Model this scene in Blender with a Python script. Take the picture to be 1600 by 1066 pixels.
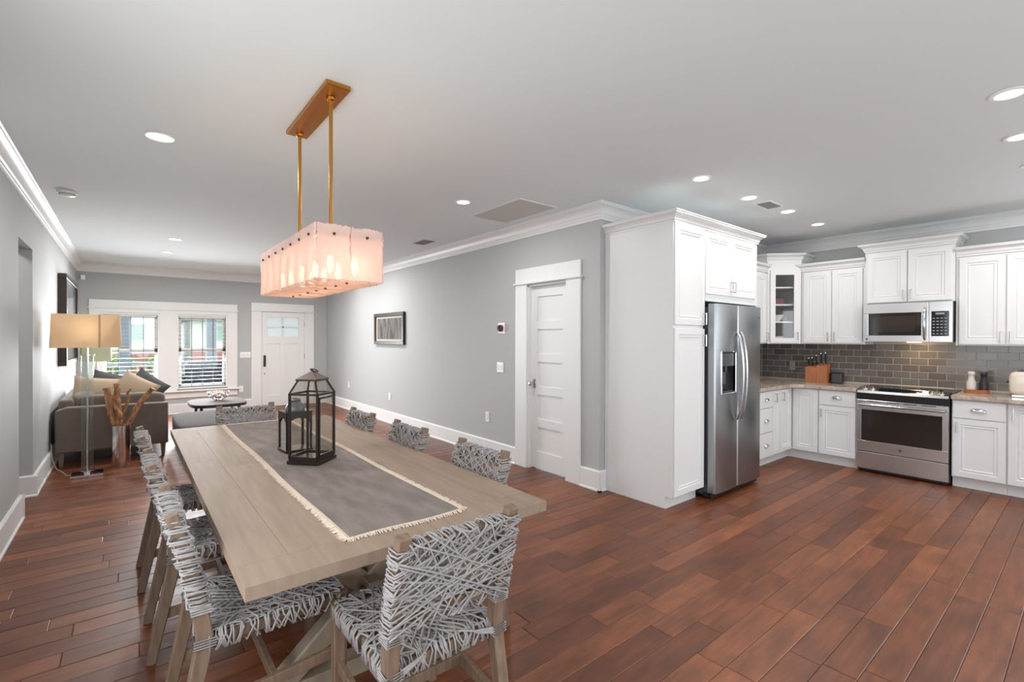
import bpy, bmesh, math, random
from mathutils import Vector, Matrix
random.seed(7)
scene = bpy.context.scene
for o in list(bpy.data.objects): bpy.data.objects.remove(o)
COL = scene.collection
PI = math.pi
def srgb(r, g, b):
    f = lambda c: ((c/255+0.055)/1.055)**2.4 if c > 10 else c/255/12.92
    return (f(r), f(g), f(b), 1)

# ------------------------------------------------------------------ camera
CAMH = 1.455
yaw, pitch, roll, FPX = 0.6796, -0.0057, -0.0029, 744.2
Dv = Vector((math.sin(yaw)*math.cos(pitch), math.cos(yaw)*math.cos(pitch), math.sin(pitch)))
Rv = Vector((math.cos(yaw), -math.sin(yaw), 0)); Uv = Rv.cross(Dv)
R2 = Rv*math.cos(roll)-Uv*math.sin(roll); U2 = Uv*math.cos(roll)+Rv*math.sin(roll)
camd = bpy.data.cameras.new('camera'); cam = bpy.data.objects.new('camera', camd); COL.objects.link(cam)
camd.sensor_width = 36; camd.lens = 36*FPX/1600; camd.clip_start = 0.02; camd.clip_end = 200
cam.matrix_world = Matrix(((R2.x, U2.x, -Dv.x, 0), (R2.y, U2.y, -Dv.y, 0), (R2.z, U2.z, -Dv.z, CAMH), (0, 0, 0, 1)))
scene.camera = cam
scene.view_settings.view_transform = 'Standard'; scene.view_settings.look = 'None'
scene.view_settings.gamma = 1; scene.view_settings.use_curve_mapping = False
scene.view_settings.exposure = 0.3

# ------------------------------------------------------------------ sky, large daylight lamps and added fill lamps
world = bpy.data.worlds.new('sky'); scene.world = world; world.use_nodes = True
bg = world.node_tree.nodes['Background']; bg.inputs[0].default_value = (0.86, 0.93, 1.0, 1); bg.inputs[1].default_value = 2.6
def area(name, loc, target, sx, sy, power, color=(1, 1, 1), spread=180, shape='RECTANGLE'):
    l = bpy.data.lights.new(name, 'AREA'); l.shape = shape; l.size = sx
    if shape == 'RECTANGLE': l.size_y = sy
    l.energy = power; l.color = color; l.spread = math.radians(spread)
    o = bpy.data.objects.new(name, l); COL.objects.link(o); o.location = loc
    o.rotation_euler = (Vector(target)-Vector(loc)).to_track_quat('-Z', 'Y').to_euler()
    return o
BACK = -2.6
area('daylight_patio_door', (1.6, BACK-.05, 1.15), (1.6, 5, 1.35), 3.1, 2.05, 17, (0.94, 0.97, 1.0))
area('daylight_kitchen_window', (5.2, BACK-.05, 1.5), (5.2, 5, 1.5), 1.6, 1.2, 10, (0.94, 0.97, 1.0))
area('added_left_fill', (-.75, .95, 1.45), (5, .95, 1.55), 2.3, 1.5, 43, (0.94, 0.97, 1.0))  # fill from an added, unseen left window, spreads light over table and right wall
area('added_right_fill', (6.99, -1.45, 1.55), (0, -1.45, 1.5), 1.5, 1.05, 26, (0.94, 0.97, 1.0))  # fill from an added, unseen right window, brightens the left walls
area('added_hall_fill', (-1.45, 5.75, 2.70), (-1.45, 5.75, 0), .25, .25, 16, (1, .97, .93))  # unseen lamp added to brighten the hall
YF = 11.0      # front wall
area('daylight_front_window', (0.06, YF-.03, 1.2), (0.06, 0, -3.0), 0.74, 1.25, 66, (0.92, 0.96, 1.0), 140)
area('daylight_front_window', (1.14, YF-.03, 1.2), (1.14, 0, -3.0), 0.74, 1.25, 66, (0.92, 0.96, 1.0), 140)

# ------------------------------------------------------------------ materials
MATS = {}
def mat(name, base, rough=0.5, metal=0.0, var=0.0, var_scale=8.0, stretch=(1, 1, 1), bump=0.0, bump_scale=200.0, spec=0.5, emit=None, estr=0.0, coat=0.0, trans=0.0, rnd=0.0, sheen=0.0):
    m = bpy.data.materials.new(name); m.use_nodes = True; nt = m.node_tree; N = nt.nodes; L = nt.links
    p = N['Principled BSDF']; p.inputs['Base Color'].default_value = base; p.inputs['Roughness'].default_value = rough
    p.inputs['Metallic'].default_value = metal; p.inputs['Specular IOR Level'].default_value = spec
    p.inputs['Coat Weight'].default_value = coat; p.inputs['Transmission Weight'].default_value = trans
    p.inputs['Sheen Weight'].default_value = sheen
    if emit: p.inputs['Emission Color'].default_value = emit; p.inputs['Emission Strength'].default_value = estr
    if var or bump or rnd:
        tc = N.new('ShaderNodeTexCoord'); mp = N.new('ShaderNodeMapping'); mp.inputs['Scale'].default_value = stretch
        L.new(tc.outputs['Object'], mp.inputs['Vector'])
        col = None
        if var:
            nz = N.new('ShaderNodeTexNoise'); nz.inputs['Scale'].default_value = var_scale; nz.inputs['Detail'].default_value = 5
            L.new(mp.outputs[0], nz.inputs['Vector'])
            rp = N.new('ShaderNodeMapRange'); rp.inputs[1].default_value = .3; rp.inputs[2].default_value = .7
            rp.inputs[3].default_value = 1-var; rp.inputs[4].default_value = 1+var
            L.new(nz.outputs[0], rp.inputs[0]); col = rp.outputs[0]
        if rnd:
            oi = N.new('ShaderNodeObjectInfo'); r2 = N.new('ShaderNodeMapRange'); r2.inputs[3].default_value = 1-rnd; r2.inputs[4].default_value = 1+rnd
            L.new(oi.outputs['Random'], r2.inputs[0])
            if col is not None:
                mm = N.new('ShaderNodeMath'); mm.operation = 'MULTIPLY'; L.new(col, mm.inputs[0]); L.new(r2.outputs[0], mm.inputs[1]); col = mm.outputs[0]
            else: col = r2.outputs[0]
        if col is not None:
            vm = N.new('ShaderNodeVectorMath'); vm.operation = 'SCALE'; vm.inputs[0].default_value = base[:3]
            L.new(col, vm.inputs['Scale']); L.new(vm.outputs[0], p.inputs['Base Color'])
        if bump:
            nb = N.new('ShaderNodeTexNoise'); nb.inputs['Scale'].default_value = bump_scale; nb.inputs['Detail'].default_value = 3
            L.new(mp.outputs[0], nb.inputs['Vector'])
            b = N.new('ShaderNodeBump'); b.inputs['Strength'].default_value = bump; b.inputs['Distance'].default_value = 0.002
            L.new(nb.outputs[0], b.inputs['Height']); L.new(b.outputs[0], p.inputs['Normal'])
    MATS[name] = m
    return m
mat('wall_paint', srgb(178, 180, 180), 0.75, bump=.05, bump_scale=300)
mat('ceiling_paint', srgb(224, 230, 231), 0.85, bump=.05, bump_scale=300)
mat('trim_white', srgb(228, 228, 227), 0.4)
mat('cabinet_white', srgb(224, 224, 223), 0.38)
mat('plate_white', srgb(242, 242, 240), 0.35)
mat('table_wood', srgb(149, 130, 112), 0.62, spec=.3, var=.10, var_scale=3, stretch=(14, 1.2, 6), rnd=.05, bump=.08, bump_scale=30)
mat('table_base_wood', srgb(160, 146, 126), 0.55, var=.14, var_scale=3, stretch=(6, 6, 1.5))
mat('chair_wood', srgb(122, 101, 83), 0.65, var=.24, var_scale=6, stretch=(10, 10, 1.2), bump=.25, bump_scale=40)
mat('rope', srgb(163, 159, 157), 0.8, var=.12, var_scale=30)
mat('runner_cloth', srgb(128, 118, 111), 0.95, var=.24, var_scale=14, stretch=(1, .3, 1), bump=.6, bump_scale=500)
mat('fringe', srgb(214, 198, 180), 0.95)
mat('steel', (0.36, 0.37, 0.38, 1), 0.28, 1.0, var=.05, var_scale=4, stretch=(1, 1, 80))
mat('steel_range', (0.60, 0.60, 0.60, 1), 0.26, 1.0, var=.05, var_scale=4, stretch=(1, 1, 80))
mat('chrome', (0.72, 0.72, 0.73, 1), 0.10, 1.0)
mat('nickel', (0.55, 0.55, 0.56, 1), 0.25, 1.0)
mat('black_glass', (0.012, 0.012, 0.013, 1), 0.06)
mat('oven_glass', srgb(44, 40, 37), 0.09)
mat('black_plastic', (0.012, 0.012, 0.013, 1), 0.35)
mat('dark_grey_plastic', srgb(70, 72, 76), 0.35)
mat('key_grey', srgb(150, 152, 156), 0.5)
mat('display', srgb(20, 30, 34), 0.15)
mat('brass', srgb(190, 136, 62), 0.32, 1.0)
mat('bolt_bronze', srgb(92, 60, 34), 0.4, .8)
mat('sofa_fabric', srgb(112, 102, 93), 0.92, var=.05, var_scale=20, bump=.4, bump_scale=600, sheen=.2)
mat('ottoman_fabric', srgb(78, 73, 71), 0.95, spec=.15, var=.05, var_scale=12, bump=.3, bump_scale=500)
mat('sofa_leg', srgb(120, 104, 84), 0.6, var=.1, stretch=(4, 4, 1))
mat('pillow_beige', srgb(184, 164, 142), 0.95, bump=.4, bump_scale=500)
mat('pillow_dark', srgb(84, 84, 86), 0.95, bump=.4, bump_scale=500)
mat('frame_dark', srgb(46, 32, 26), 0.4)
mat('mat_board', srgb(196, 188, 176), 0.8)
mat('lantern_metal', srgb(40, 31, 27), 0.4, .3)
mat('lantern_roof', srgb(68, 55, 48), 0.42, .4)
mat('lantern_zinc', srgb(116, 122, 124), 0.4, .6)
mat('driftwood', srgb(168, 122, 86), 0.8, var=.7, var_scale=40, stretch=(1, 1, .3), bump=1.0, bump_scale=60)
mat('vase_metal', (0.76, 0.74, 0.72, 1), 0.18, 1.0)
mat('knife_wood', srgb(178, 112, 74), 0.45, var=.15, var_scale=5, stretch=(6, 6, 1))
mat('tray_wood', srgb(162, 98, 50), 0.5, var=.15, var_scale=6)
mat('ceramic_white', srgb(232, 230, 226), 0.25)
mat('ceramic_pink', srgb(214, 160, 172), 0.3)
mat('pepper_black', srgb(40, 36, 36), 0.3)
mat('shaker_white', srgb(214, 208, 200), 0.35)
mat('toaster_cream', srgb(218, 208, 190), 0.3, coat=.4)
mat('tile_grout', srgb(186, 180, 171), 0.9)
mat('vent_grey', srgb(150, 148, 144), 0.6)
mat('hatch_grey', srgb(196, 194, 190), 0.8)
mat('can_light', (1, 1, 1, 1), 0.5, emit=(1, 0.97, 0.92, 1), estr=6.0)
mat('bulb', (1, .9, .7, 1), 0.5, emit=(1, 0.82, 0.56, 1), estr=16.0)
mat('thermostat_copper', srgb(120, 74, 62), 0.25, .6)
mat('cord_clear', srgb(190, 180, 165), 0.4)
mat('table_dark', srgb(84, 75, 70), 0.7)
mat('coffee_top', srgb(88, 80, 75), 0.85, spec=.12)
mat('blind_slat', srgb(222, 222, 220), 0.5)
mat('blind_tape', srgb(120, 124, 128), 0.7)
mat('porch_column', srgb(172, 186, 200), 0.6)
mat('porch_white', srgb(226, 228, 230), 0.6)
mat('porch_deck', srgb(168, 168, 166), 0.7)
mat('wicker_navy', srgb(36, 50, 66), 0.7, var=.3, var_scale=40)
mat('house_siding', srgb(222, 224, 222), 0.7)
mat('house_roof', srgb(150, 150, 150), 0.8)
mat('house_window', srgb(158, 178, 172), 0.3)
mat('brick_red', srgb(170, 112, 100), 0.8)
mat('grass', srgb(120, 140, 86), 0.95, var=.2)
mat('foliage', srgb(120, 150, 96), 0.9, var=.3, var_scale=4)
mat('trunk', srgb(100, 86, 74), 0.9)
mat('doormat', srgb(120, 88, 56), 0.95, bump=.8)

def floor_mat():
    m = bpy.data.materials.new('floor_wood'); m.use_nodes = True; nt = m.node_tree; N = nt.nodes; L = nt.links; p = N['Principled BSDF']
    g = N.new('ShaderNodeNewGeometry'); oi = N.new('ShaderNodeObjectInfo')
    ad = N.new('ShaderNodeMath'); ad.operation = 'ADD'; L.new(oi.outputs['Random'], ad.inputs[0]); L.new(g.outputs['Random Per Island'], ad.inputs[1])
    fr = N.new('ShaderNodeMath'); fr.operation = 'FRACT'; L.new(ad.outputs[0], fr.inputs[0])
    cr = N.new('ShaderNodeValToRGB'); e = cr.color_ramp.elements
    e[0].position = 0; e[0].color = srgb(98, 54, 34); e[1].position = 1; e[1].color = srgb(134, 79, 48)
    for pos, c in ((.25, (105, 59, 36)), (.5, (113, 64, 39)), (.75, (122, 71, 43))):
        x = e.new(pos); x.color = srgb(*c)
    L.new(fr.outputs[0], cr.inputs[0])
    of = N.new('ShaderNodeMath'); of.operation = 'MULTIPLY'; of.inputs[1].default_value = 37; L.new(fr.outputs[0], of.inputs[0])
    cx = N.new('ShaderNodeCombineXYZ'); L.new(of.outputs[0], cx.inputs[2])
    va = N.new('ShaderNodeVectorMath'); va.operation = 'ADD'; L.new(g.outputs['Position'], va.inputs[0]); L.new(cx.outputs[0], va.inputs[1])
    mp = N.new('ShaderNodeMapping'); mp.inputs['Scale'].default_value = (1.3, 12, 1); L.new(va.outputs[0], mp.inputs['Vector'])
    nz = N.new('ShaderNodeTexNoise'); nz.inputs['Scale'].default_value = 3.0; nz.inputs['Detail'].default_value = 8; nz.inputs['Roughness'].default_value = .65
    L.new(mp.outputs[0], nz.inputs['Vector'])
    mp2 = N.new('ShaderNodeMapping'); mp2.inputs['Scale'].default_value = (1.2, 2.6, 1); L.new(va.outputs[0], mp2.inputs['Vector'])
    nz2 = N.new('ShaderNodeTexNoise'); nz2.inputs['Scale'].default_value = 3.2; nz2.inputs['Detail'].default_value = 4; L.new(mp2.outputs[0], nz2.inputs['Vector'])
    mr = N.new('ShaderNodeMapRange'); mr.inputs[1].default_value = .25; mr.inputs[2].default_value = .75; mr.inputs[3].default_value = .68; mr.inputs[4].default_value = 1.3; L.new(nz.outputs[0], mr.inputs[0])
    mr2 = N.new('ShaderNodeMapRange'); mr2.inputs[1].default_value = .35; mr2.inputs[2].default_value = .65; mr2.inputs[3].default_value = .76; mr2.inputs[4].default_value = 1.16; L.new(nz2.outputs[0], mr2.inputs[0])
    mu = N.new('ShaderNodeMath'); mu.operation = 'MULTIPLY'; L.new(mr.outputs[0], mu.inputs[0]); L.new(mr2.outputs[0], mu.inputs[1])
    sc = N.new('ShaderNodeVectorMath'); sc.operation = 'SCALE'; L.new(cr.outputs[0], sc.inputs[0]); L.new(mu.outputs[0], sc.inputs['Scale'])
    L.new(sc.outputs[0], p.inputs['Base Color'])
    rr = N.new('ShaderNodeMapRange'); rr.inputs[3].default_value = .30; rr.inputs[4].default_value = .46; L.new(nz2.outputs[0], rr.inputs[0]); L.new(rr.outputs[0], p.inputs['Roughness'])
    b = N.new('ShaderNodeBump'); b.inputs['Strength'].default_value = .22; b.inputs['Distance'].default_value = .004; L.new(nz.outputs[0], b.inputs['Height']); L.new(b.outputs[0], p.inputs['Normal'])
    p.inputs['Specular IOR Level'].default_value = .4
    MATS['floor_wood'] = m
floor_mat()
def granite_mat():
    m = bpy.data.materials.new('granite'); m.use_nodes = True; nt = m.node_tree; N = nt.nodes; L = nt.links; p = N['Principled BSDF']
    tc = N.new('ShaderNodeTexCoord')
    n1 = N.new('ShaderNodeTexNoise'); n1.inputs['Scale'].default_value = 7; n1.inputs['Detail'].default_value = 10; n1.inputs['Roughness'].default_value = .7; n1.inputs['Distortion'].default_value = 1.2
    L.new(tc.outputs['Object'], n1.inputs['Vector'])
    cr = N.new('ShaderNodeValToRGB'); e = cr.color_ramp.elements
    e[0].position = .3; e[0].color = srgb(92, 76, 68); e[1].position = .75; e[1].color = srgb(214, 202, 190)
    x = e.new(.45); x.color = srgb(168, 150, 136); x = e.new(.58); x.color = srgb(194, 180, 166)
    L.new(n1.outputs[0], cr.inputs[0]); L.new(cr.outputs[0], p.inputs['Base Color']); p.inputs['Roughness'].default_value = .18
    MATS['granite'] = m
granite_mat()
def tile_mat():
    m = bpy.data.materials.new('tile_glass'); m.use_nodes = True; nt = m.node_tree; N = nt.nodes; L = nt.links; p = N['Principled BSDF']
    oi = N.new('ShaderNodeObjectInfo'); cr = N.new('ShaderNodeValToRGB'); e = cr.color_ramp.elements
    e[0].color = srgb(100, 92, 87); e[1].color = srgb(120, 115, 112); x = e.new(.5); x.color = srgb(110, 103, 98)
    L.new(oi.outputs['Random'], cr.inputs[0]); L.new(cr.outputs[0], p.inputs['Base Color']); p.inputs['Roughness'].default_value = .16
    MATS['tile_glass'] = m
tile_mat()
def thin_glass(name, tint=(1, 1, 1, 1), refl=.08):
    m = bpy.data.materials.new(name); m.use_nodes = True; nt = m.node_tree; N = nt.nodes; L = nt.links
    N.remove(N['Principled BSDF']); out = N['Material Output']
    t = N.new('ShaderNodeBsdfTransparent'); t.inputs[0].default_value = tint
    g = N.new('ShaderNodeBsdfGlossy'); g.inputs['Roughness'].default_value = .02
    lw = N.new('ShaderNodeLayerWeight'); pw = N.new('ShaderNodeMath'); pw.operation = 'POWER'; pw.inputs[1].default_value = 4; L.new(lw.outputs['Facing'], pw.inputs[0])
    fa = N.new('ShaderNodeMath'); fa.operation = 'MULTIPLY_ADD'; fa.inputs[1].default_value = .35; fa.inputs[2].default_value = .035; L.new(pw.outputs[0], fa.inputs[0])
    mx = N.new('ShaderNodeMixShader'); L.new(fa.outputs[0], mx.inputs[0]); L.new(t.outputs[0], mx.inputs[1]); L.new(g.outputs[0], mx.inputs[2]); L.new(mx.outputs[0], out.inputs[0])
    MATS[name] = m
thin_glass('clear_glass'); thin_glass('lantern_glass', (.93, .92, .90, 1))
thin_glass('lamp_glass', (.95, .97, .96, 1))
def translucent(name, col, tcol, fac, tex=None, rough=.6, clear=0):
    m = bpy.data.materials.new(name); m.use_nodes = True; nt = m.node_tree; N = nt.nodes; L = nt.links; p = N['Principled BSDF']; out = N['Material Output']
    p.inputs['Base Color'].default_value = col; p.inputs['Roughness'].default_value = rough
    t = N.new('ShaderNodeBsdfTranslucent'); t.inputs[0].default_value = tcol
    mx = N.new('ShaderNodeMixShader'); mx.inputs[0].default_value = fac
    if tex:
        tc = N.new('ShaderNodeTexCoord'); mp = N.new('ShaderNodeMapping'); mp.inputs['Scale'].default_value = tex; L.new(tc.outputs['Object'], mp.inputs[0])
        nz = N.new('ShaderNodeTexNoise'); nz.inputs['Scale'].default_value = 4; nz.inputs['Detail'].default_value = 6; L.new(mp.outputs[0], nz.inputs[0])
        cr = N.new('ShaderNodeValToRGB'); cr.color_ramp.elements[0].position = .3; cr.color_ramp.elements[1].position = .7
        cr.color_ramp.elements[0].color = (tcol[0]*.95, tcol[1]*.72, tcol[2]*.66, 1); cr.color_ramp.elements[1].color = tcol
        L.new(nz.outputs[0], cr.inputs[0]); L.new(cr.outputs[0], t.inputs[0])
        b = N.new('ShaderNodeBump'); b.inputs['Strength'].default_value = .5; b.inputs['Distance'].default_value = .006; L.new(nz.outputs[0], b.inputs['Height'])
        L.new(b.outputs[0], p.inputs['Normal'])
    L.new(p.outputs[0], mx.inputs[1]); L.new(t.outputs[0], mx.inputs[2])
    if clear:
        tr = N.new('ShaderNodeBsdfTransparent'); tr.inputs[0].default_value = (1, .93, .88, 1); m2 = N.new('ShaderNodeMixShader'); m2.inputs[0].default_value = clear
        L.new(mx.outputs[0], m2.inputs[1]); L.new(tr.outputs[0], m2.inputs[2]); mx = m2
    L.new(mx.outputs[0], out.inputs[0])
    MATS[name] = m
translucent('selenite', srgb(226, 212, 205), (0.92, 0.80, 0.74, 1), .45, (3, 3, 1), .35, .16)
translucent('shade_fabric', srgb(232, 214, 188), srgb(244, 228, 204), .5, None, .9)
translucent('shade_fabric_green', srgb(186, 186, 160), srgb(200, 200, 170), .4, None, .9)
translucent('frosted_glass', srgb(236, 240, 244), srgb(250, 252, 255), .6, None, .3)
def picture_mat(name, ramp, scale, stretch):
    m = bpy.data.materials.new(name); m.use_nodes = True; nt = m.node_tree; N = nt.nodes; L = nt.links; p = N['Principled BSDF']
    tc = N.new('ShaderNodeTexCoord'); mp = N.new('ShaderNodeMapping'); mp.inputs['Scale'].default_value = stretch; L.new(tc.outputs['Object'], mp.inputs[0])
    nz = N.new('ShaderNodeTexNoise'); nz.inputs['Scale'].default_value = scale; nz.inputs['Detail'].default_value = 9; nz.inputs['Distortion'].default_value = .6; L.new(mp.outputs[0], nz.inputs[0])
    cr = N.new('ShaderNodeValToRGB'); e = cr.color_ramp.elements; e[0].position = .3; e[0].color = srgb(*ramp[0]); e[1].position = .7; e[1].color = srgb(*ramp[1])
    L.new(nz.outputs[0], cr.inputs[0]); L.new(cr.outputs[0], p.inputs['Base Color']); p.inputs['Roughness'].default_value = .08
    MATS[name] = m
picture_mat('print_woods', ((54, 52, 50), (138, 134, 130)), 6, (1, 3, .6))
picture_mat('print_dark', ((60, 66, 72), (150, 158, 164)), 2, (1, 1, 2))

# ------------------------------------------------------------------ mesh helpers
WP = {}
class MB:
    def __init__(s): s.v = []; s.f = []
    def add(s, vs, fs):
        n = len(s.v); s.v += [tuple(a) for a in vs]; s.f += [tuple(i+n for i in f) for f in fs]; return s
    def box(s, x0, x1, y0, y1, z0, z1, c=0.0):
        x0, x1 = min(x0, x1), max(x0, x1); y0, y1 = min(y0, y1), max(y0, y1); z0, z1 = min(z0, z1), max(z0, z1)
        c = min(c, (x1-x0)*.45, (y1-y0)*.45, (z1-z0)*.45)
        if c <= 0:
            return s.add([(x0,y0,z0),(x1,y0,z0),(x1,y1,z0),(x0,y1,z0),(x0,y0,z1),(x1,y0,z1),(x1,y1,z1),(x0,y1,z1)],
                         [(0,3,2,1),(4,5,6,7),(0,1,5,4),(1,2,6,5),(2,3,7,6),(3,0,4,7)])
        vs = []; idx = {}
        for i, x in enumerate((x0, x1)):
            for j, y in enumerate((y0, y1)):
                for k, z in enumerate((z0, z1)):
                    sx, sy, sz = (1, -1)[i]*c, (1, -1)[j]*c, (1, -1)[k]*c
                    for a, p in enumerate(((x, y+sy, z+sz), (x+sx, y, z+sz), (x+sx, y+sy, z))):
                        idx[(i, j, k, a)] = len(vs); vs.append(p)
        F = []; g = lambda i, j, k, a: idx[(i, j, k, a)]
        for i in (0, 1):
            F.append((g(i,0,0,0), g(i,1,0,0), g(i,1,1,0), g(i,0,1,0)))
            F.append((g(0,i,0,1), g(1,i,0,1), g(1,i,1,1), g(0,i,1,1)))
            F.append((g(0,0,i,2), g(1,0,i,2), g(1,1,i,2), g(0,1,i,2)))
        for i in (0, 1):
            for j in (0, 1):
                F.append((g(i,j,0,0), g(i,j,1,0), g(i,j,1,1), g(i,j,0,1)))
                F.append((g(i,0,j,0), g(i,1,j,0), g(i,1,j,2), g(i,0,j,2)))
                F.append((g(0,i,j,1), g(1,i,j,1), g(1,i,j,2), g(0,i,j,2)))
                for k in (0, 1): F.append((g(i,j,k,0), g(i,j,k,1), g(i,j,k,2)))
        return s.add(vs, F)
    def prism(s, poly, z0, z1):
        n = len(poly); vs = [(x, y, z0) for x, y in poly]+[(x, y, z1) for x, y in poly]
        return s.add(vs, [tuple(range(n))[::-1], tuple(range(n, 2*n))]+[(i, (i+1) % n, n+(i+1) % n, n+i) for i in range(n)])
    def extr(s, poly, O, A, B, C, d):      # polygon (a,b) in plane A,B from O, extruded along C by d
        O, A, B, C = Vector(O), Vector(A), Vector(B), Vector(C); n = len(poly)
        vs = [O+A*a+B*b for a, b in poly]+[O+A*a+B*b+C*d for a, b in poly]
        return s.add(vs, [tuple(range(n))[::-1], tuple(range(n, 2*n))]+[(i, (i+1) % n, n+(i+1) % n, n+i) for i in range(n)])
    def cyl(s, p0, p1, r0, r1=None, n=16):
        return s.tube([p0, p1], [r0, r0 if r1 is None else r1], n)
    def tube(s, pts, r, n=8, closed=False, cap=True):
        pts = [Vector(p) for p in pts]; m = len(pts); rs = r if isinstance(r, (list, tuple)) else [r]*m
        vs = []; up = None
        for i, p in enumerate(pts):
            if closed: t = pts[(i+1) % m]-pts[i-1]
            else: t = pts[min(i+1, m-1)]-pts[max(i-1, 0)]
            if t.length < 1e-9: t = Vector((0, 0, 1))
            t.normalize()
            if up is None:
                a = Vector((0, 0, 1)) if abs(t.z) < .9 else Vector((1, 0, 0)); up = t.cross(a).normalized()
            up = (up-t*up.dot(t))
            up = up.normalized() if up.length > 1e-6 else t.orthogonal().normalized()
            w = t.cross(up)
            for k in range(n):
                an = 2*PI*k/n; vs.append(p+(up*math.cos(an)+w*math.sin(an))*rs[i])
        fs = []
        for i in range(m if closed else m-1):
            j = (i+1) % m
            for k in range(n): fs.append((i*n+k, i*n+(k+1) % n, j*n+(k+1) % n, j*n+k))
        if cap and not closed: fs += [tuple(range(n))[::-1], tuple((m-1)*n+k for k in range(n))]
        return s.add(vs, fs)
    def beam(s, pts, w, d, side=(1, 0, 0)):   # rectangular section swept along pts; w along side, d across
        pts = [Vector(p) for p in pts]; S = Vector(side); vs = []
        for i, p in enumerate(pts):
            t = (pts[min(i+1, len(pts)-1)]-pts[max(i-1, 0)]).normalized(); q = S.cross(t).normalized(); sd = t.cross(q).normalized()
            ww = w[i] if isinstance(w, list) else w; dd = d[i] if isinstance(d, list) else d
            c = min(ww, dd)*.1
            for a, b in ((-ww/2+c, -dd/2), (ww/2-c, -dd/2), (ww/2, -dd/2+c), (ww/2, dd/2-c), (ww/2-c, dd/2), (-ww/2+c, dd/2), (-ww/2, dd/2-c), (-ww/2, -dd/2+c)): vs.append(p+sd*a+q*b)
        fs = []; m = len(pts)
        for i in range(m-1):
            for k in range(8): fs.append((i*8+k, i*8+(k+1) % 8, i*8+8+(k+1) % 8, i*8+8+k))
        fs += [tuple(range(8))[::-1], tuple((m-1)*8+k for k in range(8))]
        return s.add(vs, fs)
    def lathe(s, prof, c=(0, 0, 0), n=24, cap=True):
        m = len(prof); vs = []
        for r, z in prof:
            for k in range(n): vs.append((c[0]+r*math.cos(2*PI*k/n), c[1]+r*math.sin(2*PI*k/n), c[2]+z))
        fs = []
        for i in range(m-1):
            for k in range(n): fs.append((i*n+k, i*n+(k+1) % n, (i+1)*n+(k+1) % n, (i+1)*n+k))
        if cap: fs += [tuple(range(n))[::-1], tuple((m-1)*n+k for k in range(n))]
        return s.add(vs, fs)
    def panel(s, O, U, V, N, w, h, rings, back):   # rectangle with stepped rings (inset, depth) on its face, closed to 'back' depth
        O, U, V, N = Vector(O), Vector(U), Vector(V), Vector(N); vs = []; fs = []
        seq = [(0, back)]+rings
        for i, d in seq:
            for a, b in ((i, i), (w-i, i), (w-i, h-i), (i, h-i)): vs.append(O+U*a+V*b+N*d)
        for r in range(len(seq)-1):
            for k in range(4): fs.append((r*4+k, r*4+(k+1) % 4, r*4+4+(k+1) % 4, r*4+4+k))
        l = (len(seq)-1)*4
        fs += [(l, l+1, l+2, l+3), (3, 2, 1, 0)]
        return s.add(vs, fs)
    def soft(s, x0, x1, y0, y1, z0, z1, p=4.0, n=10, bulge=1.0):   # superellipsoid cushion
        cx, cy, cz = (x0+x1)/2, (y0+y1)/2, (z0+z1)/2; a, b, c = (x1-x0)/2, (y1-y0)/2, (z1-z0)/2
        f = lambda t, e: math.copysign(abs(t)**e, t); vs = []; fs = []; nu, nv = n*4, n*2
        for j in range(nv+1):
            ph = -PI/2+PI*j/nv
            for i in range(nu):
                th = 2*PI*i/nu; e1, e2 = 2/p, 2/p
                vs.append((cx+a*f(math.cos(ph), e1)*f(math.cos(th), e2), cy+b*f(math.cos(ph), e1)*f(math.sin(th), e2), cz+c*f(math.sin(ph), e1)))
        for j in range(nv):
            for i in range(nu): fs.append((j*nu+i, j*nu+(i+1) % nu, (j+1)*nu+(i+1) % nu, (j+1)*nu+i))
        return s.add(vs, fs)
    def xform(s, M, start=0):
        for i in range(start, len(s.v)): s.v[i] = tuple(M @ Vector(s.v[i]))
        return s
    def build(s, name, m, parent=None, smooth=None, recalc=True, label=None):
        xs = [v[0] for v in s.v]; ys = [v[1] for v in s.v]; zs = [v[2] for v in s.v]
        c = Vector(((min(xs)+max(xs))/2, (min(ys)+max(ys))/2, (min(zs)+max(zs))/2))
        me = bpy.data.meshes.new(name); me.from_pydata([tuple(Vector(v)-c) for v in s.v], [], s.f)
        if recalc:
            bm = bmesh.new(); bm.from_mesh(me); bmesh.ops.remove_doubles(bm, verts=bm.verts, dist=1e-6); bmesh.ops.recalc_face_normals(bm, faces=bm.faces); bm.to_mesh(me); bm.free()
        me.materials.append(MATS[m])
        if smooth is not None:
            for p in me.polygons: p.use_smooth = True
            me.set_sharp_from_angle(angle=math.radians(smooth))
        o = bpy.data.objects.new(name, me); COL.objects.link(o)
        if parent is not None:
            o.parent = parent; o.location = c-WP[parent.name]
        else: o.location = c
        WP[o.name] = c
        if label: o['label'] = label
        return o
def root(name, loc, label, cat, group=None):
    o = bpy.data.objects.new(name, None); COL.objects.link(o); o.location = loc; WP[o.name] = Vector(loc); o.empty_display_size = .1
    return tag(o, label, cat, group)
def tag(o, label, cat, group=None):
    o['label'] = label; o['category'] = cat
    if group: o['group'] = group
    return o
def struct(o): o['kind'] = 'structure'; return o
def stuff(o): o['kind'] = 'stuff'; return o
def copy_tree(o, parent=None):
    c = o.copy(); COL.objects.link(c); WP[c.name] = WP[o.name]
    if parent is not None: c.parent = parent
    for ch in list(o.children): copy_tree(ch, c)
    return c
def plane_px(x, y, z):      # world point -> photo pixel, used only to rank floor boards by visible size
    v = Vector((x, y, z-CAMH)); d = v.dot(Dv)
    return (800+FPX*v.dot(R2)/d, 533-FPX*v.dot(U2)/d, d)

# ------------------------------------------------------------------ room shell
XL, XR, XK, YK, CH = -0.67, 3.50, 6.94, 3.00, 2.74
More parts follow.
